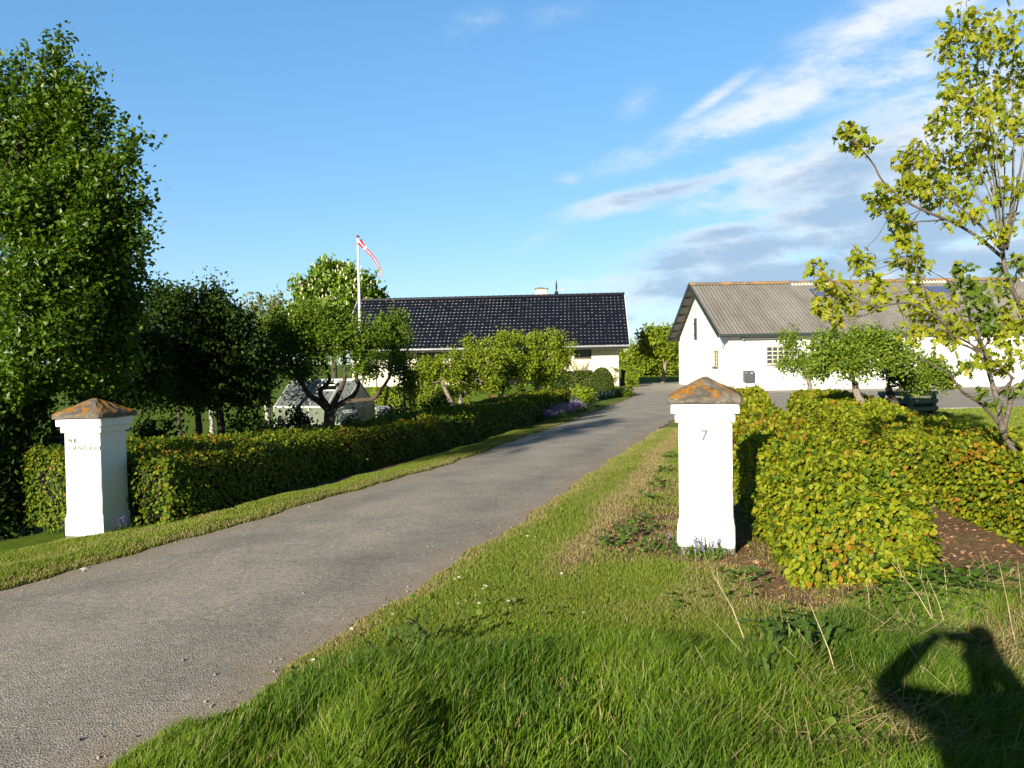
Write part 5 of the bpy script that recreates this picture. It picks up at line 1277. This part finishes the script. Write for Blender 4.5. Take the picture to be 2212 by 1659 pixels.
# old gate post behind the left pillar
gpp = at(126, 905, 11.3); g0 = gz(gpp[0], 11.3)
gpt = thing('wooden_gate_post', 'dark square wooden post with iron stay behind the left pillar', 'gate post', (gpp[0], 11.3, g0), R(-12))
h = gpp[2] - g0 + .05
MB().bevbox((0, 0, h / 2 - .1), (.145, .145, h + .2), .01).build('post', M['dark_wood'], gpt)
MB().bevbox((-.06, -.10, h - .53), (.20, .055, .50), .008).build('stop_board', M['dark_wood'], gpt)
MB().bar((-.08, -.145, h - .33), (.24, -.16, h - .60), .025).build('iron_stay', M['metal_grey'], gpt)
# bench and table by the terrace
M['maroon'] = mat_noise('maroon_paint', (.10, .028, .022), (.16, .045, .035), 8, .6, .1, .003)
bc = at(1094, 848, 32.5); g0 = gz(bc[0], 32.5)
bn = thing('garden_bench', 'dark red garden bench half hidden under the fresh apple trees', 'bench', (bc[0], 32.5, g0), R(160))
for x in (-.55, .55):
    MB().box((x, -.18, .22), (.06, .06, .44)).box((x, .2, .42), (.06, .06, .84)).build('leg', M['maroon'], bn)
MB().box((0, -.1, .45), (1.25, .12, .03)).box((0, .06, .45), (1.25, .12, .03)).build('seat', M['maroon'], bn)
MB().box((0, .2, .62), (1.2, .03, .09)).box((0, .2, .78), (1.2, .03, .09)).build('backrest', M['maroon'], bn)
tb = thing('garden_table', 'round white garden table behind the dark red bench', 'table', (bc[0] + .35, 33.6, gz(bc[0] + .35, 33.6)))
MB().lathe([(.01, .70), (.52, .70), (.54, .715), (.52, .73), (.01, .73)], n=20).build('tabletop', M['white_paint'], tb)
for k in range(4):
    c, s = math.cos(k * math.pi / 2 + .5), math.sin(k * math.pi / 2 + .5); MB().tube([(c * .42, s * .42, 0), (c * .3, s * .3, .70)], .022, 6).build('leg', M['white_paint'], tb)
# black shelter beside the house
sp_ = at(1346, 833, 48.6); g0 = gz(sp_[0], 48.6)
sh = thing('shelter', 'low black timber shelter with sloping roof at the end of the farmhouse', 'shelter', (sp_[0], 48.6, g0), R(-4))
MB().box((.0, .6, .42), (.06, 1.2, .95)).box((.42, 1.2, .40), (.9, .05, .92)).build('wall', M['dark_wood'], sh)
for y in (0.02, 1.1): MB().box((.84, y, .36), (.06, .06, .80)).build('post', M['dark_wood'], sh)
rf = MB(); rf.bar((-.1, .6, .93), (.98, .6, .74), 1.5, .05, up=(0, 0, 1)); rf.build('roof', M['dark_wood'], sh)
# stone, dandelion
st = gt(183, 1223); rr = random.Random(3)
sm = MB().lathe([(.005, -.02), (.045, -.012), (.062, .015), (.05, .05), (.02, .068), (.003, .07)], n=10)
so = sm.build('stone', mat_noise('pale_pebble', (.42, .39, .33), (.60, .57, .50), 20, .8, .4, .006), smooth=True); so.location = st; so.rotation_euler = (.2, .1, .6)
tag(so, 'fist sized pale round stone on the left edge of the drive', 'stone')
M['stalk_green'] = mat_noise('green_stalk', (.14, .20, .05), (.22, .27, .08), 20, .6, 0)
M['fluff'] = leafmat('dandelion_fluff', ev([(.55, .55, .50), (.68, .68, .62)]), .5, .9, .05)
def dandelion(label, px, py, Y, r):
    c = at(px, py, Y); g0 = gz(c[0], c[1]); h = c[2] - g0; root = thing('dandelion_clock', label, 'dandelion', (c[0], c[1], g0), group='dandelion clocks in the grass')
    MB().tube([(0.01, 0, 0), (.006, 0, h * .6), (0, 0, h)], .0025, 6).build('stem', M['stalk_green'], root)
    rg = np.random.default_rng(int(px)); v = unit(rg.normal(size=(150, 3)))
    leaves('seed_head', v * .003 + np.array((0, 0, h)), v, rg.normal(size=(150, 3)), r * rg.uniform(.9, 1.05, 150), (np.array([(-.012, 0, 0), (.012, 0, 0), (.012, .8, 0), (.12, 1.0, .03), (-.12, 1.0, -.03), (-.012, .8, 0)]), [(0, 1, 2, 5), (5, 2, 3, 4)]), [M['fluff']], root)
dandelion('grey dandelion clock on a tall stem in the middle of the long grass', 1061, 1400, 4.35, .024)
dandelion('pale dandelion clock at the grass edge low on the drive side', 486, 2165 * .7373, 3.72, .02)
# daisies
M['petal'] = mat_noise('white_petal', (.72, .72, .70), (.82, .82, .80), 20, .7, 0)
M['yellow'] = mat_noise('yellow_floret', (.55, .36, .02), (.65, .45, .03), 20, .7, 0)
DZ = [(1332, 1720), (1340, 1712), (1410, 1738), (1421, 1749), (1418, 1740), (1358, 1785), (1335, 1793), (1398, 1792), (1478, 1783), (1396, 1770), (1545, 1588), (1562, 1590), (1119, 1800), (1144, 1825), (1022, 1865), (938, 1963), (926, 1962), (1585, 1805), (1492, 1808), (1700, 1820), (1640, 1700)]
pet = None
for i, (sx_, sy_) in enumerate(DZ):
    p = gt(sx_ * .7373, sy_ * .7373); hh = .055 + .01 * (i % 3)
    if pet is None:
        dz = thing('daisy', 'small white daisy in the mown grass beside the drive', 'daisy', tuple(p), group='daisies in the mown verge')
        MB().tube([(0, 0, 0), (.003, 0, .03), (0, 0, hh)], .0012, 5).build('stem', M['stalk_green'], dz)
        m = MB()
        for k in range(14):
            a = k * 2 * math.pi / 14; c, s = math.cos(a), math.sin(a)
            m.add([(c * .003 - s * .0012, s * .003 + c * .0012, hh), (c * .003 + s * .0012, s * .003 - c * .0012, hh), (c * .0125 + s * .002, s * .0125 - c * .002, hh + .003), (c * .0125 - s * .002, s * .0125 + c * .002, hh + .003)], [(0, 1, 2, 3)])
        m.build('petals', M['petal'], dz); MB().lathe([(.004, hh - .002), (.0045, hh + .002), (.001, hh + .004)], n=8).build('eye', M['yellow'], dz); pet = dz
    else:
        d = copy_tree(pet); d.location = tuple(p); d.rotation_euler = (.35 * math.sin(i), .3 * math.cos(i * 2.), i)
# bluebells
M['bell'] = leafmat('bluebell_flower', ev([(.13, .11, .38), (.22, .18, .52), (.30, .26, .58), (.17, .15, .45)]), .3, .6, .1)
M['iris_violet'] = leafmat('violet_flower', ev([(.20, .13, .40), (.33, .24, .55), (.46, .37, .64), (.26, .18, .48)]), .3, .6, .1)
M['white_fl'] = leafmat('white_flower', ev([(.7, .7, .72), (.8, .8, .8)]), .3, .6, .1)
G_BULB = leafmat('bulb_leaf', ev([(.05, .12, .015), (.08, .17, .02), (.12, .21, .03)]), .3, .4, .4)
def bulb_clump(seed, h, rad, nst, nlf, flower, fs, lh=.75):
    rg = np.random.default_rng(seed)
    root = thing('bluebell_clump', '', 'bluebells', (0, 0, 0))
    p = np.concatenate([rg.normal(size=(nlf, 2)) * rad, np.zeros((nlf, 1))], 1)
    a = rg.uniform(0, 2 * math.pi, nlf); d = np.stack([np.cos(a), np.sin(a), rg.uniform(.8, 2.2, nlf)], -1)
    leaves('leaves', p, d, np.stack([np.cos(a), np.sin(a), -rg.uniform(.2, .6, nlf)], -1) * -1, h * lh * rg.uniform(.6, 1.1, nlf), (np.array([(-.028, 0, 0), (.028, 0, 0), (.035, .5, .02), (0, 1, -.16), (-.035, .5, .02)]), [(0, 1, 2, 4), (4, 2, 3)]), [G_BULB], root)
    m = MB(); P = []
    for i in range(nst):
        q = rg.normal(size=2) * rad; l = rg.normal(size=2) * .12 * h; hh = h * rg.uniform(.75, 1.1)
        m.tube([(q[0], q[1], 0), (q[0] + l[0] * .5, q[1] + l[1] * .5, hh * .6), (q[0] + l[0], q[1] + l[1], hh)], .003, 4, False)
        for t in np.linspace(.55, 1, 8): P.append((q[0] + l[0] * t, q[1] + l[1] * t, hh * t))
    tag(m.build('stems', M['stalk_green'], root), kind='stuff')
    P = np.repeat(np.array(P), 3, 0); n = len(P)
    d = np.concatenate([rg.normal(size=(n, 2)), -rg.uniform(.2, .9, (n, 1))], 1)
    tag(leaves('flowers', P, d, rg.normal(size=(n, 3)), fs * rg.uniform(.8, 1.2, n), T_KITE, [flower], root, width=1.6), kind='stuff')
    return root
bb = bulb_clump(5, .30, .07, 9, 34, M['bell'], .026)
B1 = [((118, 1150), 'pale blue bluebells left of the left pillar, nearest the hedge end', 1.0), ((148, 1148), 'pale blue bluebells touching the left foot of the left pillar', 1.0), ((302, 1137), 'bluebell clump at the right foot of the left pillar', .95), ((185, 1158), 'short bluebell clump before the front corner of the left pillar', .6), ((262, 1150), 'low leafy bluebell clump between pillar corner and hedge stub', .55)]
for i, (p, lb, sc) in enumerate(B1):
    o = bb if i == 0 else copy_tree(bb); o.location = tuple(gt(*p)); o.rotation_euler = (0, 0, i * 1.3); o.scale = (sc, sc, sc); o['label'] = lb; o['group'] = 'bluebells at the left pillar'
bs = bulb_clump(8, .17, .09, 7, 60, M['bell'], .014, 1.0)
for i, (p, lb, sc) in enumerate([((1500, 1196), 'spiky grass hyacinth clump before the number 7 pillar', 1.0), ((1528, 1206), 'spiky hyacinth clump at the front right of the number 7 pillar', .95), ((1470, 1190), 'grass hyacinth clump at the left foot of the number 7 pillar', .85)]):
    o = bs if i == 0 else copy_tree(bs); o.name = 'hyacinth_clump' if i == 0 else 'hyacinth_clump.001'; o['category'] = 'hyacinths'
    o.location = tuple(gt(*p)); o.rotation_euler = (0, 0, i * 2.1); o.scale = (sc, sc, sc); o['label'] = lb; o['group'] = 'hyacinths at the number 7 pillar'
bv = bulb_clump(13, .34, .17, 26, 70, M['iris_violet'], .03)
for i in range(12):
    t = i / 11; y = 22.4 + 5.2 * t; x = float(np.interp(y, LX[:, 1], LX[:, 0])) - .85 + .16 * (i % 2)
    o = bv if i == 0 else copy_tree(bv); o.name = 'violet_flower_clump' if i == 0 else 'violet_flower_clump.001'; o['category'] = 'flowers'
    o.location = (x, y, gz(x, y)); o.rotation_euler = (0, 0, i * 1.7); s = .85 + .3 * ((i * 7) % 5) / 5; o.scale = (s, s, s)
    o['group'] = 'violet flowers along the far part of the left hedge'; o['label'] = 'violet flower clump in the strip between the far left hedge and the drive'
for i in range(8):
    p = at(1280 + i * 8.4, 848 + (i % 3), 33.5 + .25 * i); o = copy_tree(bb); o.location = (p[0], p[1], gz(p[0], p[1])); o.rotation_euler = (0, 0, i); o.scale = (1.3, 1.3, 1.1)
    o['group'] = 'blue flowers before the evergreen dome'; o['label'] = 'blue flower clump in the far bed before the round evergreen'
wi = bulb_clump(21, .6, .05, 4, 16, M['white_fl'], .045); wi.name = 'white_iris'; wi['category'] = 'iris'; wi['label'] = 'white iris standing above the violet flowers'
x = float(np.interp(27.2, LX[:, 1], LX[:, 0])) - 1.0; wi.location = (x, 27.2, gz(x, 27.2))
# rough plants in the long grass
G_WEED = leafmat('thistle_leaf', ev([(.06, .115, .022), (.09, .145, .03), (.05, .095, .018)]), .2, .6, .2)
G_NETTLE = leafmat('nettle_leaf', ev([(.06, .13, .012), (.09, .17, .016), (.12, .20, .02)]), .25, .5, .3)
def rosette(name, label, cat, p, n, ln, leaf, seed, tmpl, up=.5, group=None, layers=1, hgt=0):
    rg = np.random.default_rng(seed); root = thing(name, label, cat, (p[0], p[1], p[2]), group=group); k = n * layers
    a = rg.uniform(0, 2 * math.pi, k); z = np.repeat(np.linspace(.0, 1, layers), n) * hgt
    q = np.stack([rg.normal(size=k) * .03 * (1 + 2 * (hgt > 0)), rg.normal(size=k) * .03 * (1 + 2 * (hgt > 0)), z + .01], -1)
    d = np.stack([np.cos(a), np.sin(a), rg.uniform(.1, 1, k) * up * 1.6], -1)
    leaves('leaves', q, d, np.stack([-np.cos(a) * .4, -np.sin(a) * .4, np.ones(k)], -1), ln * rg.uniform(.6, 1.1, k), tmpl, [leaf], root)
    m = MB()
    for i in range(5 if hgt else 1): m.tube([(rg.normal() * .03, rg.normal() * .03, -.02), (rg.normal() * .06, rg.normal() * .06, max(hgt, .03))], .003, 5)
    m.build('stem', M['stalk_green'], root)
T_THIS = (np.array([(0, 0, 0), (.10, .2, .03), (.05, .3, .02), (.13, .5, .04), (.06, .6, .02), (.10, .78, .02), (0, 1, -.1), (-.10, .78, .02), (-.06, .6, .02), (-.13, .5, .04), (-.05, .3, .02), (-.10, .2, .03)]), [(0, 1, 2, 10, 11), (2, 3, 4, 8, 9, 10), (4, 5, 6, 7, 8)])
for i, (px, py, lb) in enumerate([(880, 1432, 'grey green thistle rosette in the long grass right of the drive'), (1690, 1468, 'pale thistle left of the photographer shadow'), (1640, 1520, 'thistle rosette among dead straw near the bottom')]):
    rosette('thistle', lb, 'thistle', gt(px, py) + np.array((0, 0, .03)), 9, .15, G_WEED, 200 + i, T_THIS, 1.3, 'thistles in the long grass', 3, .1)
for i, (px, py) in enumerate([(2010, 1275), (2050, 1300), (2090, 1290), (2000, 1310), (2120, 1320), (1960, 1290), (1700, 1390), (1720, 1425), (2160, 1280)]):
    rosette('nettle', 'low nettle clump between the hedge foot and the long grass', 'nettle', gt(px, py), 10, .085, G_NETTLE, 220 + i, T_OVAL, .3, 'nettles below the right hedges', 5, .16)
for i, (px, py) in enumerate([(1350, 1165), (1320, 1180), (1385, 1130), (1400, 1080), (1420, 1050), (1370, 1150), (1410, 1190), (1440, 1020), (1450, 990), (1600, 1255)]):
    rosette('bed_weed', 'small green weed growing in the soil bed by the number 7 pillar', 'weed', gt(px, py), 9, .07, G_NETTLE, 240 + i, T_OVAL, .5, 'weeds in the soil bed', 3, .06)
# dead stalks
M['straw'] = mat_noise('dead_straw', (.42, .34, .18), (.62, .52, .31), 15, .7, 0)
STK = [((1536, 1232), (1624, 1412)), ((1749, 1303), (1826, 1516)), ((1683, 1300), (1692, 1398)), ((1690, 1395), (1808, 1520)), ((1926, 1215), (2040, 1370)), ((1980, 1222), (2025, 1365)), ((2000, 1240), (2052, 1372)), ((2158, 1215), (2195, 1400)),
       ((2198, 1210), (2211, 1345)), ((2040, 1225), (2048, 1330)), ((1960, 1390), (2010, 1490)), ((2052, 1440), (2072, 1530)), ((1870, 1250), (1880, 1330)), ((1540, 1340), (1640, 1470)), ((2090, 1260), (2092, 1300)), ((2130, 1290), (2140, 1350)), ((2180, 1330), (2200, 1420))]
for i, (tp, bp) in enumerate(STK):
    b = gt(*bp); t = at(*tp, b[1] + .05 - .12 * (i % 3)); v = t - b
    r0 = .0034 if i in (0, 1, 4, 10) else .0022
    m = MB().tube([np.array((0, 0, -.03)), v * .5 + np.array((.012, .02, .01)), v], [r0, r0 * .8, r0 * .45], 5)
    if i in (0, 4, 5): m.tube([v * .8, v * 1.0 + np.array((.03, 0, .015))], [r0 * .6, r0 * .3], 4)
    o = m.build('dead_stalk', M['straw']); o.location = tuple(b)
    tag(o, ['long forked dead stalk leaning left below the number 7 pillar', 'long thin dead stalk crossing the grass left of the photographer shadow', 'short upright dead stalk in the middle of the long grass', 'slanting straw beside the thistles at the bottom', 'thick dead stalk leaning against the near hedge end'][i] if i < 5 else
        'dry grass stalk among the long grass below the right hedges', 'dead stalk', 'dead stalks in the long grass')
# dead straw heaps and fallen leaves: past counting
rg = np.random.default_rng(91); n = 9000
cx = np.array([(2.75, 4.0), (3.25, 4.3), (3.6, 4.7), (1.35, 3.5), (1.75, 3.25), (2.3, 4.35), (3.0, 5.0), (3.3, 5.1), (1.2, 3.1), (3.0, 4.6)]); w = rg.integers(0, len(cx), n)
xy = cx[w] + rg.normal(size=(n, 2)) * np.array((.26, .2)); zz = ground_z(xy[:, 0], xy[:, 1]) + rg.random(n) ** 2 * .12
a = rg.uniform(0, 2 * math.pi, n)
tag(leaves('dead_straw', np.stack([xy[:, 0], xy[:, 1], zz], -1), np.stack([np.cos(a), np.sin(a), rg.normal(size=n) * .35 + .15], -1), rg.normal(size=(n, 3)) * .3 + np.array((0, -.3, 1)), rg.uniform(.06, .22, n), (np.array([(-.011, 0, 0), (.011, 0, 0), (.006, 1, .05), (-.006, 1, .05)]), [(0, 1, 2, 3)]), [G_DRY]), kind='stuff')
G_HERB = leafmat('low_herb_leaf', ev([(.05, .115, .012), (.08, .16, .018), (.12, .20, .025), (.10, .13, .05)]), .25, .6, .2)
n = 16000; X = rg.uniform(-1.4, 4.4, n); Y = rg.uniform(2.3, 5.2, n)
k = (X > roadR(Y) + .05) & in_view(X, Y) & (rg.random(n) < sstep(.52, .72, vnoise(X * 2.3 + 3, Y * 2.3, 95)) * (.04 + .96 * sstep(.7, 1.8, X))); X, Y = X[k], Y[k]; n = len(X); a = rg.uniform(0, 2 * math.pi, n)
tag(leaves('low_herbs', np.stack([X, Y, ground_z(X, Y) + rg.uniform(.03, .14, n)], -1), np.stack([np.cos(a), np.sin(a), rg.normal(size=n) * .3], -1), rg.normal(size=(n, 3)) * .45 + np.array((-.1, -.35, 1)), rg.uniform(.018, .042, n), T_OVAL, [G_HERB], width=1.15), kind='stuff')
L_FALL = leafmat('fallen_leaf', ev([(.22, .11, .05), (.34, .19, .10), (.42, .27, .16), (.16, .08, .04), (.30, .15, .07)]), .1, .7, .15)
n = 16000; X = rg.uniform(-.3, 5.2, n); Y = 5.0 + 13 * rg.random(n) ** 2
k = (rg.random(n) < soil_amount(X, Y) * 1.2 - .15) & in_view(X, Y); X, Y = X[k], Y[k]; n = len(X); a = rg.uniform(0, 2 * math.pi, n)
tag(leaves('fallen_leaves', np.stack([X, Y, ground_z(X, Y) + .006], -1), np.stack([np.cos(a), np.sin(a), rg.normal(size=n) * .25], -1), rg.normal(size=(n, 3)) * .35 + np.array((0, 0, 1)), rg.uniform(.018, .042, n), T_OVAL, [L_FALL]), kind='stuff')
# loose grit and clippings along the edges of the drive
n = 1000; Y = 3.3 + 12 * rg.random(n) ** 1.8; sd_ = rg.random(n) < .6; e = rg.exponential(.14, n)
X = np.where(sd_, roadR(Y) - e, roadL(Y) + e); Z = np.full(n, .006) + .03 * sstep(0, 1.2, e)
pb = (np.array([(-.5, -.4, 0), (.5, -.5, 0), (.45, .5, 0), (-.4, .45, 0), (-.1, -.1, .55), (.2, .1, .5)]), [(0, 1, 5, 4), (1, 2, 5), (2, 3, 4, 5), (3, 0, 4)])
tag(leaves('road_grit', np.stack([X, Y, Z], -1), np.stack([np.cos(a := rg.uniform(0, 6.28, n)), np.sin(a), 0 * a], -1), np.tile((0, 0, 1.0), (n, 1)), rg.exponential(.005, n).clip(.003, .02), pb, [leafmat('grit', ev([(.16, .13, .10), (.30, .25, .19), (.42, .37, .30), (.10, .085, .07)]), 0, .9, .1)]), kind='stuff')
sn = MB().lathe([(.002, 0), (.018, .004), (.022, .014), (.012, .026), (.002, .030)], n=10).build('snail_shell', mat_noise('orange_shell', (.36, .13, .04), (.5, .22, .08), 60, .5, 0), smooth=True)
p = gt(1829, 1519); sn.location = (p[0], p[1], p[2] + .07); tag(sn, 'orange brown snail shell in the straw left of the shadow', 'snail shell')

# ------------------------------------------------------------------ the photographer: stands behind the lens and throws the shadow seen on the grass
def skin(name, joints, edges, mats, parent, root_i=0, levels=2):
    me = bpy.data.meshes.new(name); me.from_pydata([j[:3] for j in joints], edges, []); o = link(name, me, mats, parent)
    sk = o.modifiers.new('skin', 'SKIN'); sk.use_smooth_shade = True
    lay = me.skin_vertices[0].data if me.skin_vertices else None
    if lay is None:
        me.attributes; 
    for i, j in enumerate(joints):
        v = me.skin_vertices[0].data[i]; v.radius = (j[3], j[4] if len(j) > 4 else j[3]); v.use_root = (i == root_i)
    ss = o.modifiers.new('smooth', 'SUBSURF'); ss.levels = levels; ss.render_levels = levels
    return o
def skin_safe(name, joints, edges, mats, parent, root_i=0, levels=2):
    bm = __import__('bmesh').new(); lay = bm.verts.layers.skin.verify(); vs = []
    for i, j in enumerate(joints):
        v = bm.verts.new(j[:3]); v[lay].radius = (j[3], j[4] if len(j) > 4 else j[3]); v[lay].use_root = (i == root_i); vs.append(v)
    for a, b in edges: bm.edges.new((vs[a], vs[b]))
    me = bpy.data.meshes.new(name); bm.to_mesh(me); bm.free(); o = link(name, me, mats, parent)
    sk = o.modifiers.new('skin', 'SKIN'); sk.use_smooth_shade = True
    ss = o.modifiers.new('smooth', 'SUBSURF'); ss.levels = levels; ss.render_levels = levels
    return o
M['skin_tone'] = mat_noise('skin_tone', (.50, .30, .21), (.58, .36, .26), 12, .5, .05, .002)
M['jacket'] = mat_noise('navy_jacket', (.02, .028, .05), (.035, .045, .075), 30, .8, .2, .004)
M['jeans'] = mat_noise('blue_jeans', (.04, .06, .11), (.07, .10, .16), 50, .85, .2, .003)
M['hair'] = mat_noise('brown_hair', (.035, .022, .012), (.08, .05, .03), 60, .6, .4, .004)
M['shoe'] = mat_noise('brown_leather', (.05, .03, .018), (.09, .055, .03), 20, .5, .1, .002)
M['cam_black'] = mat_noise('black_camera_body', (.012, .012, .013), (.02, .02, .021), 60, .5, .1, .001)
PX, PY = -.02, -.30
per = thing('person', 'photographer in a navy jacket holding up a camera, whose shadow lies on the grass', 'person', (PX, PY, gz(PX, PY)), R(-3))
per.scale = (1, 1, .925)
body = [(0, 0, .96, .13, .10), (0, .0, 1.12, .12, .09), (0, -.01, 1.28, .14, .10), (0, -.02, 1.42, .12, .09), (0, 0, 1.51, .055), (0, .015, 1.57, .055),           # 0-5 pelvis .. neck
        (0, .02, 1.64, .075, .085), (0, .015, 1.71, .078, .092), (0, .01, 1.775, .05, .055),                                                                   # 6-8 head
        (-.19, -.02, 1.44, .062), (-.42, .07, 1.50, .045), (-.12, .25, 1.67, .034), (-.075, .272, 1.70, .03),                                                   # 9-12 left arm
        (.17, -.02, 1.44, .062), (.27, .05, 1.25, .045), (.15, .25, 1.62, .034), (.115, .27, 1.69, .03),                                                       # 13-16 right arm
        (-.10, 0, .90, .095), (-.12, .02, .50, .06), (-.13, -.02, .09, .042), (.10, 0, .90, .095), (.12, .02, .50, .06), (.13, -.02, .09, .042)]                   # legs
be_ = [(0, 1), (1, 2), (2, 3), (3, 4), (4, 5), (5, 6), (6, 7), (7, 8), (3, 9), (9, 10), (10, 11), (11, 12), (3, 13), (13, 14), (14, 15), (15, 16), (0, 17), (17, 18), (18, 19), (0, 20), (20, 21), (21, 22)]
bo = skin_safe('body', body, be_, M['skin_tone'], per)
jk = [(0, 0, .80, .165, .125), (0, 0, 1.12, .155, .115), (0, -.01, 1.28, .17, .125), (0, -.02, 1.42, .145, .11), (0, -.005, 1.495, .07), (-.19, -.02, 1.445, .085), (-.42, .07, 1.50, .064), (-.165, .235, 1.65, .046), (.17, -.02, 1.445, .085), (.27, .05, 1.25, .064), (.17, .225, 1.57, .046)]
skin_safe('jacket', jk, [(0, 1), (1, 2), (2, 3), (3, 4), (3, 5), (5, 6), (6, 7), (3, 8), (8, 9), (9, 10)], M['jacket'], per)
tr = [(0, 0, 1.02, .14, .105), (-.10, 0, .86, .115), (-.12, .02, .50, .082), (-.13, -.02, .02, .07), (.10, 0, .86, .115), (.12, .02, .50, .082), (.13, -.02, .02, .07)]
skin_safe('trousers', tr, [(0, 1), (1, 2), (2, 3), (0, 4), (4, 5), (5, 6)], M['jeans'], per)
skin_safe('hair', [(0, -.045, 1.66, .06), (0, -.03, 1.74, .085, .085), (0, .0, 1.80, .07, .075), (0, .045, 1.80, .04)], [(0, 1), (1, 2), (2, 3)], M['hair'], per)
for s in (-.13, .13): skin_safe('shoe', [(s, -.05, .05, .045), (s, .06, .045, .045), (s, .15, .035, .035)], [(0, 1), (1, 2)], M['shoe'], per)
MB().lathe([(.004, 0), (.011, .006), (.013, .018), (.006, .03)], (0, .105, 1.645), 8).build('nose', M['skin_tone'], per, True)
for s in (-1, 1):
    MB().lathe([(.003, -.008), (.012, 0), (.003, .008)], (s * .03, .098, 1.685), 8).build('eye', M['cam_black'], per, True)
    MB().lathe([(.005, -.03), (.018, -.01), (.02, .015), (.006, .03)], (s * .083, 0, 1.675), 8).build('ear', M['skin_tone'], per, True)
MB().bar((-.025, .098, 1.608), (.025, .098, 1.608), .012).build('mouth', mat_noise('lip_tone', (.40, .17, .14), (.45, .2, .17), 9, .5, 0), per)
for s, hx, hz_ in ((-1, -.065, 1.71), (1, .105, 1.70)):
    for k, (ln, dz_) in enumerate(((.062, .024), (.07, .008), (.066, -.008), (.052, -.024))):
        a_ = (hx, .262, hz_ - .012 + dz_); b_ = (hx - s * ln * .18, .29, a_[2] + .004); c_ = (hx - s * ln * .45, .296, a_[2] + .004)
        skin_safe('finger', [(*a_, .009), (*b_, .0085), (*c_, .007)], [(0, 1), (1, 2)], M['skin_tone'], per, 0, 1)
    skin_safe('thumb', [(hx, .255, hz_ - .03, .011), (hx - s * .025, .225, hz_ - .012, .010), (hx - s * .045, .222, hz_ + .004, .008)], [(0, 1), (1, 2)], M['skin_tone'], per, 0, 1)
cmr = thing('camera', 'compact black camera held up by the photographer', 'camera', (0, -.045, 1.6))
MB().bevbox((0, 0, -.002), (.105, .035, .062), .005).build('camera_body', M['cam_black'], cmr)
MB().lathe([(.024, -.004), (.026, 0), (.026, .012), (.022, .016)], n=16).build('lens_barrel', M['cam_black'], cmr).rotation_euler = (-math.pi / 2, 0, 0)
